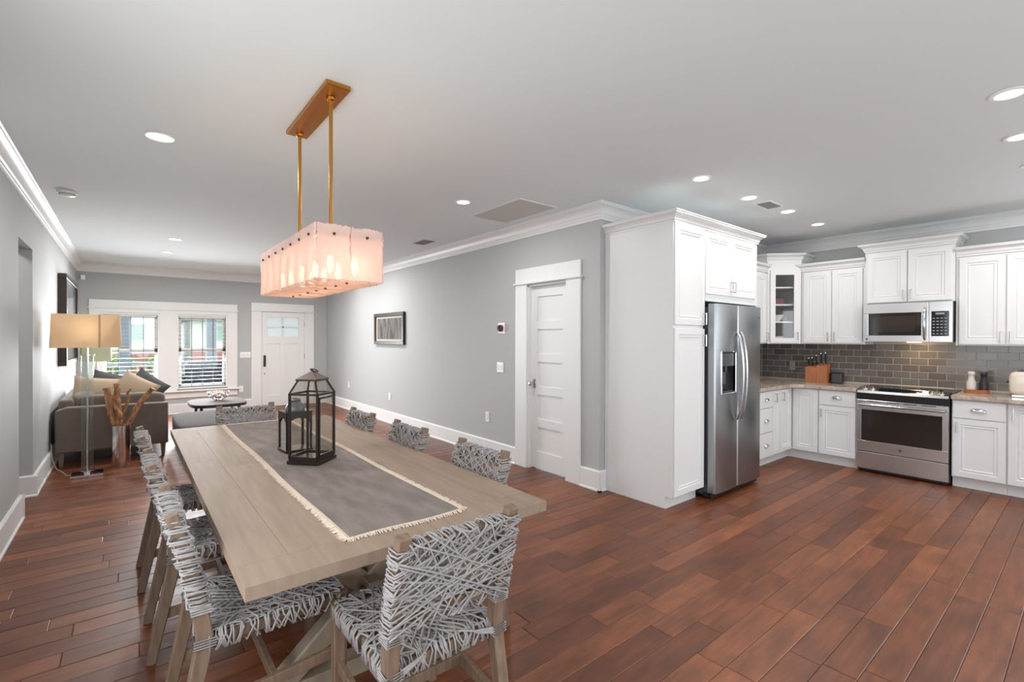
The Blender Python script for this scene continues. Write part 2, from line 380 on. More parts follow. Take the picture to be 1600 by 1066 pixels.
# floor boards run along X
sub = MB(); sub.box(-2.2, XK+.1, BACK, YF+.1, -.10, -.012)
floor = struct(sub.build('floor', 'table_dark'))
floor['label'] = 'dark brown hand-scraped hardwood floor'
PW = 0.131; rows = []
y = 1.039-PW*math.ceil((1.039-BACK)/PW)
boards = []
while y < YF:
    xmax = XK if y < YK else XR+.1
    x = -2.2-random.random()*.9
    while x < xmax:
        ln = random.choice((.42, .55, .7, .85, 1.0, 1.15, 1.3))*random.uniform(.9, 1.1)
        x0, x1 = max(x, -2.2), min(x+ln, xmax)
        if x1-x0 > .03: boards.append((x0, x1, max(y, BACK), min(y+PW, YF)))
        x += ln
    y += PW
def board_area(b):
    pts = []
    for (px_, py_) in ((b[0], b[2]), (b[1], b[2]), (b[1], b[3]), (b[0], b[3])):
        a = plane_px(px_, py_, 0)
        if a[2] < .2: return 0
        pts.append((min(max(a[0], 0), 1600), min(max(a[1], 0), 1066)))
    cx_, cy_ = (b[0]+b[1])/2, (b[2]+b[3])/2
    if cx_ > 6.42 or (cx_ > 3.6 and cy_ > 2.4) or cx_ < -.75: return 0     # under cabinets, hall
    return abs(sum(pts[i][0]*pts[(i+1) % 4][1]-pts[(i+1) % 4][0]*pts[i][1] for i in range(4)))/2
boards.sort(key=board_area, reverse=True)
def board(mb, b):
    g = .0008; c = .0028; x0, x1, y0, y1 = b[0]+g, b[1]-g, b[2]+g, b[3]-g; h = random.uniform(-.0006, .0006)
    vs = [(x0, y0, -.012), (x1, y0, -.012), (x1, y1, -.012), (x0, y1, -.012), (x0, y0, -c*.7), (x1, y0, -c*.7), (x1, y1, -c*.7), (x0, y1, -c*.7),
          (x0+c, y0+c, h), (x1-c, y0+c, h), (x1-c, y1-c, h), (x0+c, y1-c, h)]
    mb.add(vs, [(0, 1, 5, 4), (1, 2, 6, 5), (2, 3, 7, 6), (3, 0, 4, 7), (4, 5, 9, 8), (5, 6, 10, 9), (6, 7, 11, 10), (7, 4, 8, 11), (8, 9, 10, 11)])
for b in boards[:300]:
    m = MB(); board(m, b); m.build('plank', 'floor_wood', floor, recalc=False)
m = MB()
for b in boards[300:]: board(m, b)
stuff(m.build('plank_field', 'floor_wood', floor, recalc=False))

m = MB(); m.box(-2.3, XK+.2, BACK-.2, YF+.2, CH, CH+.12); struct(m.build('ceiling', 'ceiling_paint'))
T = .14
def wall(name, boxes, material='wall_paint'):
    m = MB()
    for b in boxes: m.box(*b)
    return struct(m.build(name, material, recalc=False))
HY0, HY1, HZ = 5.40, 6.12, 2.25      # hall opening in the left wall
wall('wall_left', [(XL-.16, XL, BACK, -.25, 0, CH), (XL-.16, XL, 2.15, HY0, 0, CH), (XL-.16, XL, -.25, 2.15, 0, .65), (XL-.16, XL, -.25, 2.15, 2.25, CH), (XL-.16, XL, HY1, YF, 0, CH), (XL-.16, XL, HY0, HY1, HZ, CH)])
wall('wall_hall', [(-2.2, -2.1, BACK, YF, 0, CH), (-2.1, XL-.16, 4.3, 4.4, 0, CH), (-2.1, XL-.16, 7.2, 7.3, 0, CH)])
W1, W2, WZ0, WZ1 = (-.33, .44), (.76, 1.53), .50, 1.86
DX0, DX1, DZ = 2.16, 3.06, 2.03
wall('wall_front', [(XL, W1[0], YF, YF+T, 0, CH), (W1[1], W2[0], YF, YF+T, 0, CH), (W2[1], DX0, YF, YF+T, 0, CH), (DX1, XR+.14, YF, YF+T, 0, CH),
                    (W1[0], W1[1], YF, YF+T, 0, WZ0), (W1[0], W1[1], YF, YF+T, WZ1, CH), (W2[0], W2[1], YF, YF+T, 0, WZ0), (W2[0], W2[1], YF, YF+T, WZ1, CH), (DX0, DX1, YF, YF+T, DZ, CH)])
PD0, PD1, PDZ = 3.425, 4.06, 2.05     # pantry door opening in the right wall
wall('wall_right', [(XR, XR+.12, YK, PD0, 0, CH), (XR, XR+.12, PD1, YF, 0, CH), (XR, XR+.12, PD0, PD1, PDZ, CH)])
wall('wall_kitchen', [(XR+.12, XK+.14, YK, YK+.12, 0, CH)])
wall('wall_range', [(XK, XK+.14, BACK, -2.25, 0, CH), (XK, XK+.14, -.65, YK, 0, CH), (XK, XK+.14, -2.25, -.65, 0, 1.0), (XK, XK+.14, -2.25, -.65, 2.15, CH)])
wall('wall_back', [(XL, 0, BACK-T, BACK, 0, CH), (3.2, 4.35, BACK-T, BACK, 0, CH), (6.05, XK, BACK-T, BACK, 0, CH), (0, 3.2, BACK-T, BACK, 2.2, CH), (4.35, 6.05, BACK-T, BACK, 2.15, CH), (4.35, 6.05, BACK-T, BACK, 0, .85)])

# crown moulding: one closed mitred loop
def loop_sweep(poly, prof):     # poly ccw (interior left), prof list of (inset, z)
    n = len(poly); mb = MB(); P = len(prof); vs = []
    for i in range(n):
        p = Vector(poly[i]); a = (Vector(poly[i])-Vector(poly[i-1])).normalized(); b = (Vector(poly[(i+1) % n])-p).normalized()
        na, nb = Vector((-a.y, a.x)), Vector((-b.y, b.x)); mi = (na+nb); mi = mi/(mi.dot(na))
        for d, z in prof: q = p+mi*d; vs.append((q.x, q.y, z))
    fs = []
    for i in range(n):
        j = (i+1) % n
        for k in range(P): fs.append((i*P+k, j*P+k, j*P+(k+1) % P, i*P+(k+1) % P))
    return mb.add(vs, fs)
roomp = [(XL, BACK), (XK, BACK), (XK, YK), (XR, YK), (XR, YF), (XL, YF)]
zc = 2.587
prof = [(0, zc), (.012, zc), (.012, zc+.022), (.018, zc+.030), (.018, zc+.048), (.026, zc+.056), (.032, zc+.085), (.046, zc+.108), (.066, zc+.122), (.078, zc+.126), (.078, zc+.138), (.088, zc+.144), (.088, CH+.001), (0, CH+.001)]
struct(loop_sweep(roomp, prof).build('trim_1', 'trim_white', smooth=25))['label'] = 'white stepped crown moulding around the ceiling'
# baseboards
BH = .195
def base(name, segs):     # segs: (x0,y0,x1,y1, normal)
    m = MB()
    for x0, y0, x1, y1, nx, ny in segs:
        d = Vector((x1-x0, y1-y0, 0)); L_ = d.length; d.normalize()
        m.extr([(0, 0), (.030, 0), (.030, .012), (.020, .022), (.020, BH-.012), (.012, BH), (0, BH)], (x0, y0, 0), (nx, ny, 0), (0, 0, 1), d, L_)
    return struct(m.build(name, 'trim_white', smooth=20))
base('baseboard_left', [(XL, BACK, XL, HY0, 1, 0), (XL, HY1, XL, YF, 1, 0), (XL-.16, HY1, XL+.03, HY1, 0, -1), (XL-.16, HY0, XL+.03, HY0, 0, 1)])
base('baseboard_front', [(XL, YF, 1.995, YF, 0, -1), (3.23, YF, XR, YF, 0, -1)])
base('baseboard_right', [(XR, 4.245, XR, YF, -1, 0), (XR, YK-.03, XR, 3.235, -1, 0), (XR-.03, YK, XR+.075, YK, 0, -1)])
base('baseboard_back', [(XL, BACK, 0, BACK, 0, 1), (3.2, BACK, XK, BACK, 0, 1)])
base('baseboard_hall', [(-2.1, BACK, -2.1, YF, 1, 0)])

# front windows with trim
m = MB(); y0 = YF-.022
m.box(-.515, W1[0]-.03, y0, YF, .44, 1.965, .003); m.box(W1[1]+.03, W2[0]-.03, y0, YF, .44, 1.965, .003); m.box(W2[1]+.03, 1.735, y0, YF, .44, 1.965, .003)
m.box(W1[0]-.03, W1[1]+.03, y0, YF, 1.895, 1.965); m.box(W2[0]-.03, W2[1]+.03, y0, YF, 1.895, 1.965)
m.box(-.515, 1.735, y0, YF, 1.98, 2.115, .003); m.box(-.535, 1.755, y0-.02, YF, 1.962, 1.982, .004)
m.box(-.545, 1.765, y0-.05, YF, .418, .442, .006); m.box(-.515, 1.735, y0, YF, .30, .418, .003)
struct(m.build('trim_2', 'trim_white'))['label'] = 'white casing and sill around the paired front windows'
def front_window(n, a, b):
    m = MB(); yy0, yy1 = YF+.05, YF+.09; zm = 1.215
    w = .045
    for (x0, x1, z0, z1) in ((a, b, WZ1-w, WZ1), (a, b, WZ0, WZ0+w+.01), (a, a+w, WZ0, WZ1), (b-w, b, WZ0, WZ1), (a, b, zm-.03, zm+.03)): m.box(x0, x1, yy0, yy1, z0, z1)
    m.box(a-.03, a, YF-.02, YF+T, WZ0, WZ1); m.box(b, b+.03, YF-.02, YF+T, WZ0, WZ1); m.box(a-.03, b+.03, YF-.02, YF+T, WZ1, WZ1+.03); m.box(a-.03, b+.03, YF-.02, YF+T, WZ0-.03, WZ0)
    o = struct(m.build('window_%d' % n, 'trim_white', recalc=False)); o['label'] = 'white double-hung front window'
    for z0, z1 in ((WZ0+w, zm-.03), (zm+.03, WZ1-w)):
        g = MB(); g.box(a+w, b-w, YF+.068, YF+.072, z0, z1); g.build('pane', 'clear_glass', o)
front_window(1, *W1); front_window(2, *W2)
def blind(a, b, label):
    r = root('window_blind', ((a+b)/2, YF+.02, WZ0), label, 'blind', 'blinds in the front windows')
    m = MB(); m.box(a+.008, b-.008, YF, YF+.042, WZ1-.035, WZ1-.002, .003); m.build('headrail', 'blind_slat', r)
    m = MB(); m.box(a+.01, b-.01, YF+.004, YF+.040, WZ0+.012, WZ0+.028, .003); m.build('bottom_rail', 'blind_slat', r)
    n = 18; first = None
    for i in range(n):
        z = WZ0+.06+(WZ1-.06-WZ0-.06)*i/(n-1)
        if first is None:
            s = MB(); s.extr([(-.02, -.0012), (0, .0006), (.02, -.0012), (.02, .0014), (0, .0032), (-.02, .0014)], (a+.012, YF+.022, z), (0, 1, 0), (0, 0, 1), (1, 0, 0), b-a-.024)
            first = s.build('slat', 'blind_slat', r)
        else:
            c = first.copy(); COL.objects.link(c); c.parent = r; c.location = first.location+Vector((0, 0, z-(WZ0+.06)))
    for t in (.27, .5, .73):
        m = MB(); x = a+(b-a)*t
        m.box(x-.004, x+.004, YF+.000, YF+.002, WZ0+.025, WZ1-.03); m.box(x-.004, x+.004, YF+.043, YF+.045, WZ0+.025, WZ1-.03); m.build('ladder_tape', 'blind_tape', r)
blind(*W1, 'open white slat blind in the front window behind the floor lamp')
blind(*W2, 'open white slat blind in the front window nearer the entry door')

# unseen windows: assumed ones behind the camera, side ones added for their light
def plain_window(n, x0, x1, y0, y1, z0, z1, lab):
    m = MB(); t = .06; ax = x1-x0 > y1-y0
    for k in (0, .5, 1):
        if ax: c = x0+(x1-x0-t)*k; m.box(c, c+t, y0, y1, z0, z1)
        else: c = y0+(y1-y0-t)*k; m.box(x0, x1, c, c+t, z0, z1)
    m.box(x0, x1, y0, y1, z0, z0+t); m.box(x0, x1, y0, y1, z1-t, z1)
    struct(m.build('window_%d' % n, 'trim_white', recalc=False))['label'] = lab
plain_window(3, 0, 3.2, BACK-.12, BACK-.08, 0, 2.2, 'white patio door frame behind the camera')
plain_window(4, 4.35, 6.05, BACK-.12, BACK-.08, .85, 2.15, 'white window frame behind the camera')
plain_window(5, XL-.14, XL-.11, -.25, 2.15, .65, 2.25, 'white frame of an added unseen window left of the camera')
plain_window(6, XK+.08, XK+.12, -2.25, -.65, 1.0, 2.15, 'white frame of an added unseen window right of the kitchen')
# entry door
m = MB(); y0 = YF-.022
m.box(1.985, DX0+.012, y0, YF, 0, 2.005, .003); m.box(DX1-.012, 3.225, y0, YF, 0, 2.005, .003); m.box(1.985, 3.225, y0, YF, 2.022, 2.175, .003); m.box(1.965, 3.245, y0-.02, YF, 2.003, 2.024, .004)
m.box(DX0, DX0+.03, YF, YF+T, 0, DZ); m.box(DX1-.03, DX1, YF, YF+T, 0, DZ); m.box(DX0, DX1, YF, YF+T, DZ-.025, DZ)
struct(m.build('trim_3', 'trim_white'))['label'] = 'white casing around the entry door'
d0, d1 = DX0+.033, DX1-.033
m = MB(); ya, yb = YF+.012, YF+.055
gx0, gx1, gz0, gz1 = 2.275, 2.915, 1.475, 1.89
m.box(d0, gx0, ya, yb, .015, 2.0); m.box(gx1, d1, ya, yb, .015, 2.0); m.box(gx0, gx1, ya, yb, gz1, 2.0); m.box(gx0, gx1, ya, yb, 1.33, gz0); m.box(gx0, gx1, ya, yb, .015, .24)
m.box((gx0+gx1)/2-.06, (gx0+gx1)/2+.06, ya, yb, .24, 1.33); m.box(gx0, gx1, ya+.014, yb, .24, 1.33)
m.box((gx0+gx1)/2-.014, (gx0+gx1)/2+.014, ya, yb, gz0, gz1); m.box(gx0, gx1, ya, yb, (gz0+gz1)/2-.014, (gz0+gz1)/2+.014)
door1 = struct(m.build('door_1', 'trim_white', recalc=False)); door1['label'] = 'white entry door with four glass lights'
for i in (0, 1):
    for j in (0, 1):
        g = MB(); xa = gx0+.0+i*(gx1-gx0)/2+.014*i; xb = xa+(gx1-gx0)/2-.014; za = gz0+j*((gz1-gz0)/2+.014); zb = za+(gz1-gz0)/2-.014
        g.box(xa, xb, ya+.018, ya+.022, za, zb); g.build('pane', 'frosted_glass', door1)
m = MB(); m.box(2.215, 2.262, ya-.014, ya, .85, 1.085, .004); m.cyl((2.238, ya, .885), (2.238, ya-.055, .885), .016); m.build('handle_plate', 'frame_dark', door1, smooth=40)
m = MB(); m.cyl((2.238, ya, .70), (2.238, ya-.012, .70), .012); m.build('lock', 'lantern_metal', door1, smooth=40)
for z in (.25, 1.05, 1.75):
    m = MB(); m.cyl((d1+.004, ya-.008, z-.05), (d1+.004, ya-.008, z+.05), .008, n=8); m.build('hinge', 'nickel', door1, smooth=40)
m = MB(); m.box(2.16, 3.10, YF-.60, YF-.03, 0, .014, .004); tag(m.build('doormat', 'doormat'), 'tan doormat in front of the entry door', 'doormat')

# side door in right wall
m = MB(); x1 = XR; x0 = XR-.024
m.box(x0, x1, 3.235, PD0+.01, 0, 2.06, .003); m.box(x0, x1, PD1-.01, 4.245, 0, 2.06, .003); m.box(x0, x1, 3.235, 4.245, 2.075, 2.238, .003); m.box(x0-.022, x1, 3.215, 4.265, 2.058, 2.077, .004)
m.box(x1, x1+.12, PD0, PD0+.02, 0, PDZ); m.box(x1, x1+.12, PD1-.02, PD1, 0, PDZ); m.box(x1, x1+.12, PD0, PD1, PDZ-.02, PDZ)
struct(m.build('trim_4', 'trim_white'))['label'] = 'white casing around the five-panel side door'
m = MB(); xa, xb = XR+.045, XR+.085; a, b = PD0+.022, PD1-.022
m.box(xa, xb, a, a+.10, .012, PDZ-.022); m.box(xa, xb, b-.10, b, .012, PDZ-.022)
zs = [.012]; rails = [(.012, .20)]; ph = (2.028-.20-.11-4*.09)/5; z = .20
for i in range(5):
    z += ph; rails.append((z, z+(.09 if i < 4 else .11))); z += .09
for z0, z1 in rails: m.box(xa, xb, a+.10, b-.10, z0, z1)
m.box(xa+.014, xb, a+.10, b-.10, .2, 1.95)
door2 = struct(m.build('door_2', 'trim_white', recalc=False)); door2['label'] = 'white five-panel side door'
m = MB(); m.box(xa-.006, xa, b-.075, b-.025, .90, 1.0, .002); m.cyl((xa, b-.05, .95), (xa-.05, b-.05, .95), .009); m.lathe([(.004, 0), (.024, .004), (.026, .016), (.02, .026), (.004, .03)], (0, 0, 0), 14)
n0 = len(m.v)-5*14; m.xform(Matrix.Translation((xa-.045, b-.05, .95)) @ Matrix.Rotation(-PI/2, 4, 'Y'), n0); m.build('knob', 'nickel', door2, smooth=40)

# ------------------------------------------------------------------ ceiling fittings
spots = [(.166, 3.80, 'recessed ceiling light left of the chandelier'), (.49, 7.62, 'recessed ceiling light above the sofa, nearer of two'), (.48, 8.87, 'recessed ceiling light above the sofa, farther of two'),
         (2.467, 3.79, 'recessed ceiling light beside the ceiling access panel'), (3.573, 2.02, 'recessed ceiling light in front of the pantry cabinet'), (4.40, 2.02, 'recessed ceiling light in front of the refrigerator, beside the kitchen vent'),
         (5.17, 1.99, 'recessed ceiling light just right of the kitchen ceiling vent'), (6.0, 2.0, 'recessed ceiling light nearest the kitchen corner cabinets'), (3.585, .31, 'large recessed ceiling light at the right edge of the picture'), (4.39, .33, 'recessed ceiling light second down at the right picture edge'),
         (2.467, 7.6, 'added recessed ceiling light, unseen behind the chandelier, nearer of two'), (2.467, 8.87, 'added recessed ceiling light, unseen behind the chandelier, farther of two'),  # unseen pair, added for more light in the living area
         (5.17, .31, 'recessed ceiling light in front of the range, outside the picture'), (6.0, .31, 'recessed ceiling light above the right counter, outside the picture'),
         (.49, -.6, 'recessed ceiling light behind the camera, outside the picture')]
for x, y, lab in spots:
    r = root('recessed_light', (x, y, CH), lab, 'ceiling light', 'recessed ceiling lights')
    m = MB(); m.lathe([(.056, -.002), (.058, -.006), (.076, -.006), (.080, -.002), (.080, 0), (.056, 0)], (x, y, CH), 32, cap=False); m.build('trim_ring', 'plate_white', r, smooth=30)
    m = MB(); m.lathe([(.0005, -.003), (.057, -.003), (.057, -.001), (.0005, -.001)], (x, y, CH), 32); m.build('diffuser', 'can_light', r)
    l = bpy.data.lights.new('recessed_lamp', 'AREA'); l.shape = 'DISK'; l.size = .12; l.energy = 25 if y > 5 else (13 if y > 3 else (7 if y < 1.5 else 4.2)); l.color = (1, .985, .965); l.spread = math.radians(180)
    lo = bpy.data.objects.new('recessed_lamp', l); COL.objects.link(lo); lo.location = (0, 0, -.012); lo.parent = r
def vent(x0, x1, y0, y1, lab, n, alongx):
    r = root('ceiling_vent', ((x0+x1)/2, (y0+y1)/2, CH), lab, 'vent')
    m = MB(); t = .018
    for a in ((x0, x1, y0, y0+t), (x0, x1, y1-t, y1), (x0, x0+t, y0+t, y1-t), (x1-t, x1, y0+t, y1-t)): m.box(*a, CH-.006, CH)
    m.build('frame', 'plate_white' if alongx else 'vent_grey', r)
    m = MB(); m.box(x0+t, x1-t, y0+t, y1-t, CH-.001, CH); m.build('backing', 'dark_grey_plastic', r)
    for i in range(n):
        m = MB(); c = y0+t+(y1-y0-2*t)*(i+.5)/n
        m.extr([(-.007, -.001), (.004, -.008), (.007, -.007), (-.004, 0)], (x0+t, c, CH), (0, 1, 0), (0, 0, 1), (1, 0, 0), x1-x0-2*t); m.build('louver', 'vent_grey', r)
vent(4.63, 4.93, 1.93, 2.09, 'white louvered ceiling vent between the kitchen lights', 6, True)
vent(3.01, 3.18, 5.57, 5.87, 'small grey ceiling vent above the dining room side wall', 9, False)
r = root('ceiling_access_panel', (3.04, 3.77, CH), 'flush square access panel in the ceiling above the side door', 'hatch')
m = MB()
for a in ((2.79, 3.29, 3.35, 3.37), (2.79, 3.29, 4.16, 4.18), (2.79, 2.81, 3.37, 4.16), (3.27, 3.29, 3.37, 4.16)): m.box(*a, CH-.008, CH)
m.build('frame', 'ceiling_paint', r); m = MB(); m.box(2.812, 3.268, 3.372, 4.158, CH-.004, CH); m.build('panel', 'hatch_grey', r)
r = root('smoke_detector', (-.41, 5.77, CH), 'round white smoke detector on the ceiling', 'smoke detector')
m = MB(); m.lathe([(.001, -.038), (.045, -.036), (.055, -.03), (.058, -.012), (.07, -.012), (.072, 0)], (-.41, 5.77, CH), 24); m.build('housing', 'plate_white', r, smooth=30)
m = MB(); m.lathe([(.0555, -.026), (.060, -.026), (.060, -.020), (.0565, -.020)], (-.41, 5.77, CH), 24, cap=False); m.build('vent_ring', 'vent_grey', r, smooth=30)
m = MB(); m.box(XL+.05, XL+.11, YF-.035, YF, 2.44, 2.52, .006); tag(m.build('motion_sensor', 'plate_white'), 'small white motion sensor high in the front corner', 'sensor')

# ------------------------------------------------------------------ wall plates
def plate(name, x, y, z, w, h, lab, cat, parts, nrm='x'):
    r = root(name, (x, y, z), lab, cat)
    m = MB()
    if nrm == 'x': m.box(x-.008, x, y-w/2, y+w/2, z-h/2, z+h/2, .002)
    else: m.box(x-w/2, x+w/2, y-.008, y, z-h/2, z+h/2, .002)
    m.build('cover', 'plate_white', r)
    for dy, dz, pw, phh in parts:
        m = MB()
        if nrm == 'x': m.box(x-.012, x-.006, y+dy-pw/2, y+dy+pw/2, z+dz-phh/2, z+dz+phh/2, .001)
        else: m.box(x+dy-pw/2, x+dy+pw/2, y-.012, y-.006, z+dz-phh/2, z+dz+phh/2, .001)
        m.build('rocker' if cat == 'switch' else 'socket', 'ceramic_white', r)
plate('light_switch', XR, 4.55, 1.105, .125, .12, 'white double light switch beside the side door', 'switch', [(-.03, 0, .034, .066), (.03, 0, .034, .066)])
plate('wall_outlet', XR, 4.81, .475, .075, .12, 'white wall outlet with plugged-in device near the side door', 'outlet', [(0, -.022, .034, .03), (0, .028, .045, .06)])
plate('wall_outlet', XR, 7.65, .45, .075, .12, 'white wall outlet halfway along the right wall behind the chairs', 'outlet', [(0, -.022, .034, .03), (0, .022, .034, .03)])
plate('wall_outlet', XR, 9.6, .50, .075, .12, 'white wall outlet at the far end of the right wall', 'outlet', [(0, -.022, .034, .03), (0, .03, .05, .06)])
plate('light_switch', 1.88, YF, 1.10, .19, .115, 'wide white switch plate between front window and entry door', 'switch', [(-.06, 0, .03, .06), (-.02, 0, .03, .06), (.02, 0, .03, .06), (.06, 0, .03, .06)], 'y')
plate('wall_outlet', 1.80, YF, .41, .08, .12, 'white outlet beside the end of the front window sill', 'outlet', [(0, 0, .036, .06)], 'y')
r = root('thermostat', (XR, 4.53, 1.575), 'round copper thermostat on a square white plate', 'thermostat')
m = MB(); m.box(XR-.006, XR, 4.465, 4.595, 1.51, 1.64, .002); m.build('cover', 'plate_white', r)
m = MB(); m.lathe([(.040, 0), (.042, .012), (.040, .03), (.034, .034)], (0, 0, 0), 24); m.xform(Matrix.Translation((XR-.006, 4.53, 1.575)) @ Matrix.Rotation(-PI/2, 4, 'Y')); m.build('dial', 'thermostat_copper', r, smooth=40)
m = MB(); m.lathe([(.001, 0), (.032, 0), (.031, .003), (.001, .003)], (0, 0, 0), 24); m.xform(Matrix.Translation((XR-.041, 4.53, 1.575)) @ Matrix.Rotation(-PI/2, 4, 'Y')); m.build('screen', 'black_glass', r, smooth=40)

# framed print on right wall
r = root('framed_print', (XR, 7.66, 1.34), 'small framed grey woodland print in a dark frame on the right wall', 'picture')
ya, yb, za, zb = 7.07, 8.24, 1.345, 1.882
m = MB(); t = .055
for b in ((ya, yb, za, za+t), (ya, yb, zb-t, zb), (ya, ya+t, za+t, zb-t), (yb-t, yb, za+t, zb-t)): m.box(XR-.045, XR-.001, b[0], b[1], b[2], b[3], .004)
m.build('frame', 'frame_dark', r)
m = MB(); m.box(XR-.02, XR-.01, ya+t, yb-t, za+t, zb-t); m.build('mat_board', 'mat_board', r)
m = MB(); m.box(XR-.026, XR-.02, ya+t+.06, yb-t-.06, za+t+.035, zb-t-.035); m.build('print', 'print_woods', r)
# framed mirror-like picture on left wall
r = root('framed_picture', (XL, 9.0, 1.08), 'large deep dark framed picture on the left wall behind the lamp', 'picture')
ya, yb, za, zb = 8.12, 9.85, 1.09, 2.25
m = MB()
for b in ((ya, yb, za, za+.06), (ya, yb, zb-.06, zb), (ya, ya+.06, za+.06, zb-.06), (yb-.06, yb, za+.06, zb-.06)): m.box(XL+.001, XL+.085, b[0], b[1], b[2], b[3], .004)
m.build('frame', 'frame_dark', r)
m = MB(); m.box(XL+.03, XL+.06, ya+.06, yb-.06, za+.06, zb-.06); m.build('print', 'print_dark', r)
# ------------------------------------------------------------------ kitchen cabinets
RINGS = [(0, -.003), (.003, 0), (.052, 0), (.057, -.007), (.064, -.007), (.069, -.003), (.076, -.003), (.082, -.009)]
FLAT = [(0, -.003), (.003, 0)]
NY = (Vector((1, 0, 0)), Vector((0, 0, 1)), Vector((0, -1, 0)))      # fronts facing the dining side
NX = (Vector((0, 1, 0)), Vector((0, 0, 1)), Vector((-1, 0, 0)))      # fronts on the range wall
def bar_handle(par, P, A, N, ln, mname='nickel'):
    m = MB(); P, A, N = Vector(P), Vector(A), Vector(N)
    a, b = P-A*ln/2, P+A*ln/2
    m.cyl(a+A*.008, a+A*.008+N*.03, .0045, n=8); m.cyl(b-A*.008, b-A*.008+N*.03, .0045, n=8); m.cyl(a+N*.03, b+N*.03, .0055, n=8)
    return m.build('handle', mname, par, smooth=40)
def cup_pull(par, P, U, V, N, w=.095, h=.03, d=.028):
    P, U, V, N = Vector(P), Vector(U), Vector(V), Vector(N); m = MB(); vs = []; fs = []; ns, nt = 12, 5
    for i in range(ns+1):
        s = PI*i/ns
        for j in range(nt+1):
            t = PI/2*j/nt; vs.append(P+U*(w/2*math.cos(s))+N*(.001+d*math.sin(s)**.6*math.sin(t))+V*(h*math.sin(s)**.6*math.cos(t)))
    for i in range(ns):
        for j in range(nt): fs.append((i*(nt+1)+j, (i+1)*(nt+1)+j, (i+1)*(nt+1)+j+1, i*(nt+1)+j+1))
    m.add(vs, fs); m.box(-.0001, .0001, 0, .0001, 0, .0001)
    m.v = m.v[:-8]; m.f = m.f[:-6]
    k = len(vs); mid = [P+U*(w/2*math.cos(PI*i/ns)) for i in range(ns+1)]
    m.add(mid, []); m.f += [(i*(nt+1)+nt, (i+1)*(nt+1)+nt, k+i+1, k+i) for i in range(ns)] + [(i*(nt+1), k+i, k+i+1, (i+1)*(nt+1)) for i in range(ns)]
    return m.build('handle', 'nickel', par, smooth=50)
def front(par, name, O, B, w, h, rings=RINGS, th=.02):
    m = MB(); m.panel(O, B[0], B[1], B[2], w, h, rings, -th); return m.build(name, 'cabinet_white', par)
CROWN = [(0, 0), (.006, 0), (.006, .014), (.014, .022), (.020, .044), (.036, .062), (.056, .070), (.056, .080), (.064, .084), (.064, .092), (0, .092)]
def crown_run(pts, z, closed_ends=True):     # mitred crown along a plan polyline; outside is to the right of travel
    P = len(CROWN); vs = []; fs = []; n = len(pts); pv = [Vector(p) for p in pts]
    for i in range(n):
        a = (pv[i]-pv[i-1]).normalized() if i else (pv[1]-pv[0]).normalized(); b = (pv[i+1]-pv[i]).normalized() if i < n-1 else a
        na, nb = Vector((a.y, -a.x)), Vector((b.y, -b.x)); mi = na+nb; mi = mi/mi.dot(na)
        for d, h in CROWN: q = pv[i]+mi*d; vs.append((q.x, q.y, z+h))
    for i in range(n-1):
        for k in range(P): fs.append((i*P+k, (i+1)*P+k, (i+1)*P+(k+1) % P, i*P+(k+1) % P))
    fs += [tuple(range(P)), tuple((n-1)*P+k for k in range(P))[::-1]]
    return MB().add(vs, fs)
XP0, XP1, YP = 3.575, 4.058, 2.25        # pantry
XF1 = 5.12                                 # right end of the cabinet over the refrigerator
# tall pantry
r = root('pantry_cabinet', (3.82, 2.65, 0), 'tall white pantry cabinet with a plain side panel left of the refrigerator', 'cabinet')
m = MB(); m.extr([(YP+.085, 0), (YK-.003, 0), (YK-.003, 2.44), (YP+.02, 2.44), (YP+.02, .105), (YP+.085, .105)], (XP0, 0, 0), (0, 1, 0), (0, 0, 1), (1, 0, 0), XP1-XP0); m.build('body', 'cabinet_white', r)
m = MB(); m.box(XP0-.004, XP0, YK-.05, YK-.003, 0, 2.44); m.build('scribe_strip', 'cabinet_white', r)
d = front(r, 'door', (XP0+.004, YP, .115), NY, XP1-XP0-.008, 1.43); bar_handle(d, (XP1-.03, YP, 1.44), (0, 0, 1), (0, -1, 0), .105)
d = front(r, 'door', (XP0+.004, YP, 1.575), NY, XP1-XP0-.008, .86); bar_handle(d, (XP1-.03, YP, 1.635), (0, 0, 1), (0, -1, 0), .105)
# cabinet over refrigerator
r = root('over_fridge_cabinet', (4.58, 2.6, 1.80), 'white two-door cabinet above the refrigerator', 'cabinet')
m = MB(); m.box(XP1+.001, XF1, YP+.02, YK-.003, 1.80, 2.44); m.box(XF1-.022, XF1, YP+.02, YK-.003, 0, 1.80); m.box(XP1+.02, XF1, YP+.012, YP+.022, 1.80, 1.865); m.build('body', 'cabinet_white', r)
d = front(r, 'door', (4.075, YP, 1.865), NY, .465, .565); bar_handle(d, (4.517, YP, 1.95), (0, 0, 1), (0, -1, 0), .105)
d = front(r, 'door', (4.55, YP, 1.865), NY, .50, .565); bar_handle(d, (4.575, YP, 1.95), (0, 0, 1), (0, -1, 0), .105)
m = crown_run([(XP0, YK-.003), (XP0, YP+.012), (XF1, YP+.012), (XF1, YK-.003)], 2.44)
tag(m.build('cabinet_crown', 'cabinet_white', smooth=25), 'white crown molding across the tops of the pantry and refrigerator cabinets', 'molding')

